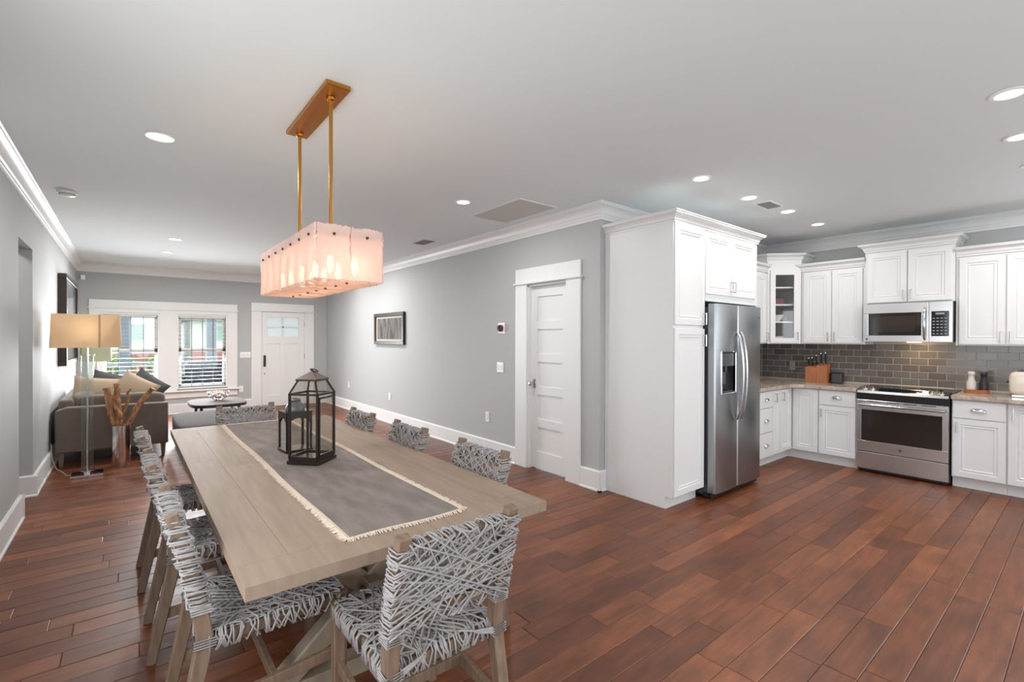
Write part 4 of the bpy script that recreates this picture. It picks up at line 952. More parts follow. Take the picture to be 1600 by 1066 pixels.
# first long board starts at the end board
def trestle(yc):
    for s in (-1, 1):
        m = MB(); m.beam([(TXC-s*.345, yc+s*.0, .075), (TXC+s*.345, yc+s*.0, .66)], .075, .085, (0, 1, 0)) if s > 0 else m.beam([(TXC-s*.345, yc, .075), (TXC+s*.345, yc, .66)], .066, .085, (0, 1, 0)); m.build('leg', 'table_base_wood', r)
    m = MB(); m.box(TXC-.43, TXC+.43, yc-.045, yc+.045, 0, .075, .004); m.build('foot_beam', 'table_base_wood', r)
    m = MB(); m.box(TXC-.43, TXC+.43, yc-.045, yc+.045, .650, TZ0, .004); m.build('top_beam', 'table_base_wood', r)
trestle(2.05); trestle(3.83)
m = MB(); m.box(TXC-.03, TXC+.03, 1.94, 3.94, .32, .415, .004); st = m.build('stretcher', 'table_base_wood', r)
for yc in (1.99, 3.89):
    m = MB(); m.box(TXC-.045, TXC+.045, yc-.012, yc+.012, .352, .385, .002); m.build('peg', 'chair_wood', st)

# runner with fringe
r = root('table_runner', (.815, 2.97, TZ1), 'grey woven table runner with cream frayed edges along the dining table', 'table runner')
RX0_, RX1_, RY0_, RY1_ = .583, 1.055, 1.615, 4.345
m = MB(); nx, ny = 24, 120; vs = []; fs = []
def rz(u, v): return TZ1+.0028+.0012*math.sin(u*17+v*9)*math.sin(v*23+u*5)+.0008*math.sin(v*61)
def rx(u, v): return RX0_+(RX1_-RX0_)*u+.006*math.sin(v*9)*(1-abs(2*u-1))+.004*math.sin(v*13+1)
for j in range(ny+1):
    for i in range(nx+1):
        u, v = i/nx, j/ny; vs.append((rx(u, v), RY0_+(RY1_-RY0_)*v+.006*math.sin(u*7), rz(u, v)))
n0 = len(vs)
for j in range(ny):
    for i in range(nx): k = j*(nx+1)+i; fs.append((k, k+1, k+nx+2, k+nx+1))
vs += [(x, y, TZ1+.0004) for x, y, z in vs]
ring = [i for i in range(nx+1)]+[j*(nx+1)+nx for j in range(1, ny+1)]+[ny*(nx+1)+i for i in range(nx-1, -1, -1)]+[j*(nx+1) for j in range(ny-1, 0, -1)]
for a in range(len(ring)): b = (a+1) % len(ring); fs.append((ring[a], ring[a]+n0, ring[b]+n0, ring[b]))
m.add(vs, fs); m.build('cloth', 'runner_cloth', r, smooth=50)
m = MB()
def thread(p, d):
    L_ = random.uniform(.010, .024); t = Vector((-d.y, d.x, 0))*random.uniform(-.35, .35); q = Vector(p)+(d+t)*L_; h = random.uniform(.003, .007)
    a = Vector(p)-d*.012; w = Vector((-d.y, d.x, 0))*.0022
    z0, z1 = TZ1+.0045, TZ1+h
    m.add([(a.x-w.x, a.y-w.y, z0-.002), (a.x+w.x, a.y+w.y, z0-.002), (p[0]+w.x, p[1]+w.y, z1+.001), (p[0]-w.x, p[1]-w.y, z1+.001), (q.x+w.x*.6, q.y+w.y*.6, TZ1+.0012), (q.x-w.x*.6, q.y-w.y*.6, TZ1+.0012),
           (a.x, a.y, z0+.001), (p[0], p[1], z1+.003), (q.x, q.y, TZ1+.003)], [(0, 3, 7, 6), (1, 6, 7, 2), (3, 5, 8, 7), (2, 7, 8, 4), (0, 1, 2, 3), (3, 2, 4, 5), (0, 6, 1), (5, 4, 8)])
for k in range(760):
    v = k/760+random.uniform(0, .001); yy = RY0_+(RY1_-RY0_)*v
    thread((rx(0, v), yy, 0), Vector((-1, 0, 0))); thread((rx(1, v), yy, 0), Vector((1, 0, 0)))
for k in range(130):
    u = k/129; thread((rx(u, 0), RY0_+.006*math.sin(u*7), 0), Vector((0, -1, 0))); thread((rx(u, 1), RY1_+.006*math.sin(u*7), 0), Vector((0, 1, 0)))
stuff(m.build('fringe', 'fringe', r, recalc=False))

# lanterns
ZR = TZ1+.0052
def big_lantern():
    r = root('lantern', (0, 0, 0), 'tall dark metal lantern with glass sides on the table runner', 'lantern')
    a = .088; h0, h1, h2, h3 = .03, .385, .455, .50
    m = MB(); m.box(-a-.006, a+.006, -a-.006, a+.006, 0, .018, .002); m.box(-a, a, -a, a, .018, .03, .002); m.build('base', 'lantern_metal', r)
    m = MB(); b = .055
    for sx in (-1, 1):
        for sy in (-1, 1):
            m.box(sx*a-sx*.011, sx*a, sy*a-sy*.011, sy*a, h0, h1)
            m.beam([(sx*(a-.005), sy*(a-.005), h1), (sx*(b-.003), sy*(b-.003), h2)], .008, .008, (1, 0, 0))
    for z in (h0, h1-.011):
        for s in (-1, 1): m.box(-a, a, s*a-s*.009, s*a, z, z+.011); m.box(s*a-s*.009, s*a, -a, a, z, z+.011)
    m.build('frame', 'lantern_metal', r)
    m = MB(); m.box(-.047, .047, -a-.004, -a+.004, .035, h1-.014)
    m = MB()
    for x in (-a+.016, a-.016): m.box(x-.005, x+.005, -a-.004, -a+.002, .042, h1-.02)
    for z in (.042, h1-.03): m.box(-a+.011, a-.011, -a-.004, -a+.002, z, z+.010)
    m.build('door_frame', 'lantern_metal', r)
    for s in (-1, 1):
        m = MB(); m.box(-a+.010, a-.010, s*a-s*.006, s*a-s*.004, h0+.01, h1-.01); m.build('pane', 'lantern_glass', r)
        m = MB(); m.box(s*a-s*.006, s*a-s*.004, -a+.010, a-.010, h0+.01, h1-.01); m.build('pane', 'lantern_glass', r)
    for k in range(4):
        m = MB(); q = Matrix.Rotation(k*PI/2, 4, 'Z'); A2 = a-.007; B2 = b-.005
        m.add([(-A2, -A2, h1), (A2, -A2, h1), (B2, -B2, h2), (-B2, -B2, h2), (-A2+.001, -A2+.002, h1), (A2-.001, -A2+.002, h1), (B2-.001, -B2+.002, h2), (-B2+.001, -B2+.002, h2)], [(0, 1, 2, 3), (7, 6, 5, 4), (0, 4, 5, 1), (1, 5, 6, 2), (2, 6, 7, 3), (3, 7, 4, 0)]); m.xform(q); m.build('pane', 'lantern_glass', r)
    m = MB(); e = b+.008
    m.box(-e, e, -e, e, h2-.004, h2+.006, .001); m.add([(-e, -e, h2+.006), (e, -e, h2+.006), (e, e, h2+.006), (-e, e, h2+.006), (-.008, -.008, h3), (.008, -.008, h3), (.008, .008, h3), (-.008, .008, h3)], [(0, 1, 5, 4), (1, 2, 6, 5), (2, 3, 7, 6), (3, 0, 4, 7), (4, 5, 6, 7), (3, 2, 1, 0)]); m.build('roof', 'lantern_roof', r)
    m = MB(); m.cyl((0, 0, h3-.004), (0, 0, h3+.014), .006, n=10)
    pts = [(.022*math.cos(t)+.018, .0, h3+.006+.022*math.sin(t)*.35+.0) for t in [2*PI*i/20 for i in range(20)]]; m.tube([(x, y+.02*math.sin(2*PI*i/20), z) for i, (x, y, z) in enumerate(pts)], .003, 6, closed=True); m.build('carry_ring', 'lantern_metal', r, smooth=50)
    return r
r = big_lantern(); r.location = (.8065, 2.777, ZR); r.rotation_euler = (0, 0, math.radians(41))
def small_lantern():
    r = root('lantern', (0, 0, 0), 'small dark lantern with arched openings behind the tall lantern', 'lantern')
    a = .075; H = .235
    m = MB(); m.box(-a-.004, a+.004, -a-.004, a+.004, 0, .014, .002); m.build('base', 'lantern_metal', r)
    for k in range(4):
        m = MB(); poly = [(-a, .014), (-a+.013, .014), (-a+.013, .16)]+[(-(a-.013)*math.cos(t), .16+.045*math.sin(t)) for t in [PI*i/12 for i in range(1, 12)]]+[(a-.013, .16), (a-.013, .014), (a, .014), (a, H), (-a, H)]
        m.extr(poly, (0, -a, 0), (1, 0, 0), (0, 0, 1), (0, 1, 0), .006); m.xform(Matrix.Rotation(k*PI/2, 4, 'Z')); m.build('arch_panel', 'lantern_metal', r)
    m = MB(); m.box(-a-.004, a+.004, -a-.004, a+.004, H, H+.008, .002); m.build('top_plate', 'lantern_metal', r)
    m = MB(); m.lathe([(.055, 0), (.056, .012), (.05, .03), (.034, .05), (.030, .056), (.034, .064), (.020, .074), (.001, .078)], (0, 0, H+.008), 24); m.build('dome', 'lantern_zinc', r, smooth=50)
    return r
r = small_lantern(); r.location = (.805, 3.12, ZR); r.rotation_euler = (0, 0, math.radians(4))

# ------------------------------------------------------------------ woven chairs
def chair_y(z): return -.235-.09*(max(0, (z-.44))/.44)**1.5 if z > .44 else -.235-.09*((.44-z)/.44)
def make_chair():
    random.seed(11)
    r = root('dining_chair', (0, 0, 0), 'chair', 'chair', 'woven dining chairs')
    for s in (-1, 1):
        m = MB(); x = s*.197
        m.beam([(x, chair_y(z), z) for z in (0, .22, .40, .46, .60, .75, .885)], .042, [.036, .044, .05, .05, .044, .04, .036], (1, 0, 0)); m.build('rear_leg', 'chair_wood', r)
        m = MB(); m.beam([(x, .215, 0), (x, .215, .468)], [.036, .046], [.036, .046], (1, 0, 0)); m.build('front_leg', 'chair_wood', r)
        m = MB(); m.beam([(x*.99, -.27, .20), (x*.99, .215, .235)], .022, .040, (1, 0, 0)); m.build('side_stretcher', 'chair_wood', r)
    m = MB(); m.beam([(-.195, -.02, .218), (.195, -.02, .218)], .022, .040, (0, 1, 0)); m.build('cross_stretcher', 'chair_wood', r)
    m = MB()
    m.box(-.205, -.175, -.23, .22, .418, .458, .004); m.box(.175, .205, -.23, .22, .418, .458, .004); m.box(-.175, .175, .19, .222, .418, .458, .004); m.box(-.175, .175, -.235, -.205, .418, .458, .004); m.build('seat_frame', 'chair_wood', r)
    for zt in (.838, .595):
        m = MB(); m.beam([(-.18, chair_y(zt), zt), (.18, chair_y(zt), zt)], .024, .034, (0, 1, 0)); m.build('back_rail', 'chair_wood', r)
    # woven back: loops laid front and back between posts and rails
    R_ = .0032
    m = MB(); u0, u1, v0, v1 = -.222, .222, .572, .862
    def clip(cx, cz, an):
        d = (math.cos(an), math.sin(an)); ts = []
        for k, lo, hi, c in ((0, u0, u1, cx), (1, v0, v1, cz)):
            if abs(d[k]) > 1e-6: ts.append(sorted(((lo-c)/d[k], (hi-c)/d[k])))
        a = max(t[0] for t in ts); b = min(t[1] for t in ts)
        return (cx+d[0]*a, cz+d[1]*a), (cx+d[0]*b, cz+d[1]*b)
    def bp(u, z, off):
        return (u, chair_y(z)+off, z)
    def loop(cx, cz, an, lay):
        A_, B_ = clip(cx, cz, an)
        if math.hypot(A_[0]-B_[0], A_[1]-B_[1]) < .05: return
        t = .024+lay; P = []
        for k in range(4):
            f = k/3; P.append(bp(A_[0]+(B_[0]-A_[0])*f, A_[1]+(B_[1]-A_[1])*f, t*(1 if k in (0, 3) else .55)))
        e = Vector((B_[0]-A_[0], 0, B_[1]-A_[1])).normalized()*.006
        P.append(tuple(Vector(bp(B_[0], B_[1], 0))+e))
        for k in range(4):
            f = 1-k/3; P.append(bp(A_[0]+(B_[0]-A_[0])*f, A_[1]+(B_[1]-A_[1])*f, -t*(1 if k in (0, 3) else .55)))
        P.append(tuple(Vector(bp(A_[0], A_[1], 0))-e))
        m.tube(P, R_, 5, closed=True)
    fams = [(24, 14), (-24, 14), (54, 13), (-54, 13), (6, 6), (-38, 6), (38, 6)]
    for an, cnt in fams:
        for k in range(cnt):
            a_ = math.radians(an+random.uniform(-7, 7)); nrm = (-math.sin(a_), math.cos(a_))
            span = abs(nrm[0])*.222+abs(nrm[1])*.145; o = ((k+.5)/cnt*2-1)*span+random.uniform(-.008, .008)
            loop(nrm[0]*o, .717+nrm[1]*o, a_, random.uniform(0, .012))
    stuff(m.build('woven_back', 'rope', r, smooth=80, recalc=False))
    # rings wrapped round posts, rails and leg joints
    m = MB()
    for s in (-1, 1):
        for k in range(15):
            z = .572+k*.0195; c = (s*.197, chair_y(z), z); w, d = .0265, .0265; j = random.uniform(-.008, .008)
            m.tube([(c[0]-w, c[1]-d, z-j), (c[0]+w, c[1]-d, z+j), (c[0]+w, c[1]+d, z+j), (c[0]-w, c[1]+d, z-j)], R_, 5, closed=True)
        for k in range(4):
            z = .428+k*.0085; c = (s*.197, chair_y(z)); w, d = .026, .031
            m.tube([(c[0]-w, c[1]-d, z), (c[0]+w, c[1]-d, z+.004), (c[0]+w, c[1]+d, z+.004), (c[0]-w, c[1]+d, z)], R_, 5, closed=True)
            z = .548+k*.008; c = (s*.197, chair_y(z)); d = .028
            m.tube([(c[0]-w, c[1]-d, z), (c[0]+w, c[1]-d, z), (c[0]+w, c[1]+d, z), (c[0]-w, c[1]+d, z)], R_, 5, closed=True)
            m.tube([(s*.17, chair_y(.46)-.028, .458-k*.006), (s*.10, -.258, .470-k*.002), (s*(.02+.03*k), -.20, .474), (s*-.05, -.10+.03*k, .474)], R_, 5)
    for k in range(17):
        x = -.176+k*.022; zt = .838; c = chair_y(zt); j = random.uniform(-.012, .012)
        m.tube([(x-j, c-.017, zt-.024), (x+j, c-.017, zt+.022), (x+j, c+.017, zt+.022), (x-j, c+.017, zt-.024)], R_, 5, closed=True)
    stuff(m.build('rope_binding', 'rope', r, smooth=80, recalc=False))
    # woven seat
    m = MB(); u0, u1, v0, v1 = -.214, .214, -.236, .232
    def strand(cx, cy, an, lay):
        A_, B_ = clip(cx, cy, an)
        Lh = math.hypot(A_[0]-B_[0], A_[1]-B_[1])
        if Lh < .06: return
        e = Vector((B_[0]-A_[0], B_[1]-A_[1], 0)).normalized(); P = []
        def hang(Q, sg):
            q = Vector((Q[0], Q[1], 0)); o = Vector((math.copysign(1, Q[0]) if abs(abs(Q[0])-.214) < .002 else 0, (1 if Q[1] > 0 else -1) if min(abs(Q[1]-v0), abs(Q[1]-v1)) < .002 else 0, 0))
            sl_ = Vector((-o.y, o.x, 0))*random.uniform(-.034, .034) if o.length < 1.2 else Vector((0, 0, 0))
            return [q-o*.035+sl_*1.3+Vector((0, 0, .411)), q+o*.004+sl_+Vector((0, 0, .412)), q+o*.005+Vector((0, 0, .458)), q-o*.006+Vector((0, 0, .466+lay))]
        P = hang(A_, -1)
        for k in range(1, 4):
            f = k/4; P.append(Vector((A_[0]+(B_[0]-A_[0])*f, A_[1]+(B_[1]-A_[1])*f, .464+lay-.008*math.sin(PI*f))))
        P += hang(B_, 1)[::-1]; m.tube(P, R_, 5)
    for an, cnt in [(20, 17), (-20, 17), (70, 17), (-70, 17), (45, 12), (-45, 12), (0, 7), (90, 7)]:
        for k in range(cnt):
            a_ = math.radians(an+random.uniform(-8, 8)); nrm = (-math.sin(a_), math.cos(a_)); span = abs(nrm[0])*.214+abs(nrm[1])*.234; o = ((k+.5)/cnt*2-1)*span+random.uniform(-.008, .008)
            strand(nrm[0]*o, nrm[1]*o-.002, a_, random.uniform(0, .010))
    stuff(m.build('woven_seat', 'rope', r, smooth=80, recalc=False))
    return r
ch0 = make_chair()
chairs = [(.81, 1.575, 0, 'woven rope chair at the near end of the table, closest to the camera'),
          (.435, 2.07, -90, 'woven rope chair on the left side of the table, nearest of three'),
          (.405, 2.855, -90, 'woven rope chair on the left side of the table, middle of three'),
          (.385, 3.64, -90, 'woven rope chair on the left side of the table, farthest of three'),
          (1.165, 2.09, 90, 'woven rope chair on the right side of the table, nearest of three'),
          (1.145, 2.89, 90, 'woven rope chair on the right side of the table, middle of three'),
          (1.125, 3.665, 90, 'woven rope chair on the right side of the table, farthest of three'),
          (.79, 4.27, 180, 'woven rope chair at the far end of the table near the ottoman')]
for i, (x, y, a, lab) in enumerate(chairs):
    o = ch0 if i == 0 else copy_tree(ch0)
    o.location = (x, y, 0); o.rotation_euler = (0, 0, math.radians(a)); o['label'] = lab

# ------------------------------------------------------------------ chandelier
HX0, HX1, HY0_, HY1_, HZ0, HZ1 = .675, .995, 2.27, 3.40, 1.727, 1.988
r = root('chandelier', (.835, 2.83, CH), 'rectangular chandelier of pale translucent stone slabs hung on brass rods', 'chandelier')
m = MB(); m.box(.768, .892, 2.42, 3.185, CH-.024, CH, .003); cpy = m.build('canopy', 'brass', r)
for y in (2.555, 3.135):
    m = MB(); m.cyl((.835, y, 1.955), (.835, y, CH-.02), .0095, n=14); m.lathe([(.024, -.004), (.022, -.016), (.010, -.020)], (.835, y, CH-.021), 18); m.build('rod', 'brass', r, smooth=40)
m = MB()
for b in ((HX0+.012, HX0+.024, HY0_+.012, HY1_-.012), (HX1-.024, HX1-.012, HY0_+.012, HY1_-.012), (HX0+.012, HX1-.012, HY0_+.012, HY0_+.024), (HX0+.012, HX1-.012, HY1_-.024, HY1_-.012), (.825, .845, HY0_+.02, HY1_-.02)): m.box(*b, 1.935, 1.955)
m.build('frame', 'brass', r)
def slab(P, U, V, N, w, h, seedv, th=.007):      # hand-broken sheet with ragged edges
    rr = random.Random(seedv); P, U, V, N = Vector(P), Vector(U), Vector(V), Vector(N); n = 18; pts = []
    edge = [((i/n)*w, 0) for i in range(n)]+[(w, (i/n)*h) for i in range(n)]+[(w-(i/n)*w, h) for i in range(n)]+[(0, h-(i/n)*h) for i in range(n)]
    for a, b in edge: pts.append((a+rr.uniform(-.0035, .0035), b+rr.uniform(-.0045, .0045)))
    k = len(pts); vs = []; c = (w/2, h/2)
    for sc_, off in ((1, th*.25), (.97, th), (1, -th*.25), (.97, 0)):
        for a, b in pts:
            a2, b2 = c[0]+(a-c[0])*sc_, c[1]+(b-c[1])*sc_; vs.append(P+U*a2+V*b2+N*(off+.002*math.sin(a2*40+seedv)*math.cos(b2*31)))
    fs = [tuple(k+i for i in range(k)), tuple(3*k+i for i in range(k))[::-1]]
    for i in range(k):
        j = (i+1) % k; fs += [(i, j, k+j, k+i), (2*k+i, 2*k+j, j, i), (3*k+i, 3*k+j, 2*k+j, 2*k+i)]
    m = MB(); m.add(vs, fs); return m.build('stone_panel', 'selenite', r, smooth=35)
def bolt(par, P, N):
    m = MB(); P, N = Vector(P), Vector(N); m.cyl(P-N*.004, P+N*.006, .0078, .006, 10); m.build('bolt', 'bolt_bronze', par, smooth=50)
nl = 7; wl = (HY1_-HY0_)/nl
for i in range(nl):
    y = HY0_+i*wl
    s_ = slab((HX0, y+.002, HZ0), (0, 1, 0), (0, 0, 1), (-1, 0, 0), wl-.003, HZ1-HZ0, i+1); bolt(s_, (HX0-.008, y+wl/2, HZ1-.045), (-1, 0, 0))
    s_ = slab((HX1, y+.002, HZ0), (0, 1, 0), (0, 0, 1), (1, 0, 0), wl-.003, HZ1-HZ0, i+21); bolt(s_, (HX1+.008, y+wl/2, HZ1-.045), (1, 0, 0))
    s_ = slab((HX0+.005, y+.003, HZ0+.004), (0, 1, 0), (1, 0, 0), (0, 0, -1), wl-.005, HX1-HX0-.01, i+41); bolt(s_, (.835, y+wl*.3, HZ0-.004), (0, 0, -1))
we = (HX1-HX0)/2
for i in range(2):
    x = HX0+i*we
    for yy, ny_ in ((HY0_, -1), (HY1_, 1)):
        s_ = slab((x+.002, yy, HZ0), (1, 0, 0), (0, 0, 1), (0, ny_, 0), we-.004, HZ1-HZ0, 61+i+ny_*3); bolt(s_, (x+we/2, yy+ny_*.008, HZ1-.045), (0, ny_, 0))
for k, y in enumerate((2.38, 2.62, 2.86, 3.10, 3.30)):
    for x in (.775, .895):
        m = MB(); m.cyl((x, y, 1.86), (x, y, 1.945), .012, n=10); so = m.build('socket', 'brass', r, smooth=40)
        m = MB(); m.lathe([(.001, -.085), (.012, -.078), (.017, -.06), (.014, -.03), (.009, 0)], (x, y, 1.86), 12); m.build('bulb', 'bulb', so, smooth=50)
    l = bpy.data.lights.new('chandelier_lamp', 'POINT'); l.energy = 0.15; l.color = (1, .84, .66); l.shadow_soft_size = .04
    lo = bpy.data.objects.new('chandelier_lamp', l); COL.objects.link(lo); lo.location = Vector((.835, y, 1.80))-WP[r.name]; lo.parent = r
# ------------------------------------------------------------------ living area
# floor lamp
r = root('floor_lamp', (-.325, 6.69, 0), 'floor lamp with glass column and wide tan rectangular shade', 'lamp')
m = MB(); m.box(-.455, -.195, 6.58, 6.80, 0, .028, .003); m.build('base', 'chrome', r)
m = MB(); m.cyl((-.325, 6.69, .028), (-.325, 6.69, 1.42), .008, n=12); m.lathe([(.03, 0), (.03, .02), (.012, .03)], (-.325, 6.69, .028), 20); m.build('pole', 'chrome', r, smooth=40)
m = MB(); m.lathe([(.050, .06), (.050, 1.26), (.046, 1.26), (.046, .06)], (-.325, 6.69, 0), 28, cap=False); m.f += [(3*28+k, 3*28+(k+1) % 28, (k+1) % 28, k) for k in range(28)]; m.build('glass_column', 'lamp_glass', r, smooth=40)
m = MB(); m.lathe([(.058, 1.262), (.058, 1.272), (.010, 1.274)], (-.325, 6.69, 0), 24); m.lathe([(.058, .05), (.058, .06), (.010, .061)], (-.325, 6.69, 0), 24); m.build('collar', 'chrome', r, smooth=40)
def shade(r, cx, cy, z0, z1, wt, wb, dt, db, mname):
    vs = []; rad = .03
    def ring(w, d, z, k):
        out = []
        for sx, sy, a0 in ((1, 1, 0), (-1, 1, 90), (-1, -1, 180), (1, -1, 270)):
            for i in range(5):
                a = math.radians(a0+90*i/4); out.append((cx+sx*(w/2-rad)+(rad-k)*math.cos(a), cy+sy*(d/2-rad)+(rad-k)*math.sin(a), z))
        return out
    rings = [ring(wb, db, z0, 0), ring(wt, dt, z1, 0), ring(wt, dt, z1, .004), ring(wb, db, z0, .004)]; n = 20
    for q in rings: vs += q
    m = MB(); m.add(vs, [(((q) % 4)*n+i, ((q) % 4)*n+(i+1) % n, ((q+1) % 4)*n+(i+1) % n, ((q+1) % 4)*n+i) for q in range(4) for i in range(n)])
    return m.build('shade', mname, r, smooth=40)
sh = shade(r, -.325, 6.69, 1.345, 1.69, .535, .56, .27, .29, 'shade_fabric')
m = MB(); m.box(-.232, -.214, 6.690-.148, 6.690-.1405, 1.348, 1.688, .001); m.xform(Matrix.Translation((0, 0, 0))); m.build('seam', 'shade_fabric', sh)
m = MB(); m.box(-.59, -.06, 6.684, 6.696, 1.405, 1.417); m.box(-.331, -.319, 6.56, 6.82, 1.405, 1.417); m.build('spider', 'chrome', r)
m = MB(); m.tube([(-.455, 6.74, .006), (-.50, 6.80, .005), (-.53, 6.95, .005), (-.56, 7.05, .005), (-.60, 7.12, .02), (-.635, 7.10, .16), (-.64, 7.12, .30)], .0035, 6); m.build('power_cord', 'cord_clear', r, smooth=50)
l = bpy.data.lights.new('floor_lamp_bulb', 'POINT'); l.energy = 1.3; l.color = (1, .92, .8); l.shadow_soft_size = .05
lo = bpy.data.objects.new('floor_lamp_bulb', l); COL.objects.link(lo); lo.location = Vector((-.325, 6.69, 1.52))-WP[r.name]; lo.parent = r
# vase with driftwood
vx, vy = -.056, 6.955
m = MB(); m.lathe([(.001, 0), (.082, 0), (.085, .006), (.085, .462), (.080, .462), (.080, .02), (.001, .018)], (vx, vy, 0), 36); tag(m.build('floor_vase', 'vase_metal', smooth=35), 'tall cylindrical steel vase on the floor holding driftwood', 'vase')
def stick(pts, rs, lab, twist=0.0):
    m = MB(); P = [Vector(p) for p in pts]; Q = []; R_ = []; n = 22; rr = random.Random(len(lab))
    for i in range(n+1):
        t = i/n*(len(P)-1); k = min(int(t), len(P)-2); f = t-k; q = P[k].lerp(P[k+1], f); rad = rs[k]+(rs[k+1]-rs[k])*f
        Q.append(q+Vector((rr.uniform(-.004, .004), rr.uniform(-.004, .004), 0))); R_.append(rad*rr.uniform(.86, 1.12))
    m.tube(Q, R_, 10); 
    if twist:
        m.tube([q+Vector((math.cos(i*twist), math.sin(i*twist), 0))*R_[i]*.95 for i, q in enumerate(Q)], [x*.42 for x in R_], 6)
    return tag(m.build('driftwood_branch', 'driftwood', smooth=60), lab, 'driftwood', 'driftwood in the steel vase')
stick([(vx+.03, vy, .05), (vx+.06, vy-.01, .45), (vx+.15, vy, .66), (vx+.285, vy-.01, .86)], [.026, .028, .032, .026], 'long straight driftwood branch leaning right out of the vase')
stick([(vx-.01, vy, .04), (vx-.015, vy, .45), (vx-.03, vy, .7), (vx-.035, vy, .93)], [.022, .030, .034, .026], 'upright twisted driftwood branch in the middle of the vase', .55)
stick([(vx-.04, vy+.01, .05), (vx-.05, vy, .45), (vx-.085, vy, .62), (vx-.125, vy+.01, .885)], [.018, .022, .036, .030], 'twisted driftwood branch leaning left in the vase', .7)
stick([(vx+.0, vy+.045, .06), (vx+.01, vy+.045, .46), (vx+.05, vy+.03, .68), (vx+.075, vy+.03, .76), (vx+.06, vy+.03, .82), (vx+.09, vy+.03, .865)], [.012, .014, .015, .013, .012, .008], 'thin crooked driftwood twig in the vase')
stick([(vx-.03, vy-.05, .42), (vx-.03, vy-.055, .50), (vx+.0, vy-.055, .585), (vx-.05, vy-.04, .66), (vx-.06, vy-.02, .74)], [.014, .022, .022, .018, .010], 'short curled driftwood piece at the vase rim', .8)
# sofa: back along the left wall, side arm toward the camera
SX0, SX1, SY0, SY1 = XL+.045, .395, 7.25, 9.35
r = root('sofa', ((SX0+SX1)/2, 8.3, 0), 'taupe fabric sofa seen from its arm end along the left wall', 'sofa')
def padded(x0, x1, y0, y1, z0, z1, c=.025): m = MB(); m.box(x0, x1, y0, y1, z0, z1, c); return m
def pad(name, x0, x1, y0, y1, z0, z1, bev=.03, mname='sofa_fabric'):
    m = MB(); m.box(x0, x1, y0, y1, z0, z1); o = m.build(name, mname, r); md = o.modifiers.new('round', 'BEVEL'); md.width = bev; md.segments = 4
    for p in o.data.polygons: p.use_smooth = True
    return o
pad('base', SX0+.02, SX1-.03, SY0+.10, SY1-.10, .15, .30, .02)
m = MB(); m.extr([(SX0, .16), (SX1, .15), (SX1, .655), (SX0+.10, .665), (SX0, .63)], (0, SY0, 0), (1, 0, 0), (0, 0, 1), (0, 1, 0), .13); o = m.build('arm', 'sofa_fabric', r); md = o.modifiers.new('round', 'BEVEL'); md.width = .018; md.segments = 3
m = MB(); m.extr([(SX0, .16), (SX1, .15), (SX1, .655), (SX0+.10, .665), (SX0, .63)], (0, SY1-.13, 0), (1, 0, 0), (0, 0, 1), (0, 1, 0), .13); o = m.build('arm', 'sofa_fabric', r); md = o.modifiers.new('round', 'BEVEL'); md.width = .018; md.segments = 3
m = MB(); m.extr([(SX0, .16), (SX0+.20, .16), (SX0+.15, .74), (SX0+.02, .74)], (0, SY0+.13, 0), (1, 0, 0), (0, 0, 1), (0, 1, 0), SY1-SY0-.26); o = m.build('back', 'sofa_fabric', r); md = o.modifiers.new('round', 'BEVEL'); md.width = .03; md.segments = 3
for k in range(2):
    y0 = SY0+.135+k*.925
    pad('seat_cushion', SX0+.20, SX1-.01, y0, y0+.915, .30, .46, .04)
    m = MB(); m.soft(SX0+.13, SX0+.33, y0+.01, y0+.905, .45, .80, 5, 8); m.build('back_cushion', 'sofa_fabric', r, smooth=60)
m = MB(); m.soft(SX0+.16, SX1-.02, SY0+.135, SY0+.30, .45, .775, 6, 8); m.build('arm_cushion', 'sofa_fabric', r, smooth=60)
for x in (SX0+.05, SX1-.05):
    for y in (SY0+.05, SY1-.05): m = MB(); m.beam([(x, y, 0), (x, y, .16)], [.032, .055], [.032, .055], (1, 0, 0)); m.build('leg', 'sofa_leg', r)
def pillow(cx, cy, cz, s, t, rz, tilt, mname, lab, roll=0):
    m = MB(); n = 16; vs = []; fs = []
    for sd in (1, -1):
        for j in range(n+1):
            for i in range(n+1):
                u, v = 2*i/n-1, 2*j/n-1; h = (max(0, (1-u**2))*max(0, (1-v**2)))**.45*t; k = 1-.07*(1-(u*v)**2)*(abs(u)**4+abs(v)**4)
                vs.append((u*s/2*k, sd*h, v*s/2*k))
    N1 = (n+1)**2
    for b in (0, N1):
        for j in range(n):
            for i in range(n): q = b+j*(n+1)+i; fs.append((q, q+1, q+n+2, q+n+1))
    m.add(vs, fs); m.xform(Matrix.Translation((cx, cy, cz)) @ Matrix.Rotation(math.radians(rz), 4, 'Z') @ Matrix.Rotation(math.radians(tilt), 4, 'X') @ Matrix.Rotation(math.radians(roll), 4, 'Y'))
    tag(m.build('throw_pillow', mname, smooth=60), lab, 'pillow', 'throw pillows on the sofa')
pillow(-.30, 7.77, .735, .46, .062, 6, -8, 'pillow_beige', 'beige throw pillow at the left on the sofa', 8)
pillow(.055, 7.64, .765, .42, .060, -8, -9, 'pillow_beige', 'beige throw pillow at the right, tipped onto one corner on the sofa', 32)
pillow(-.16, 7.99, .765, .46, .058, 4, -8, 'pillow_dark', 'dark grey throw pillow behind the left beige pillow', 16)
pillow(.17, 7.85, .770, .42, .058, -14, -8, 'pillow_dark', 'dark grey throw pillow behind the right beige pillow', 38)
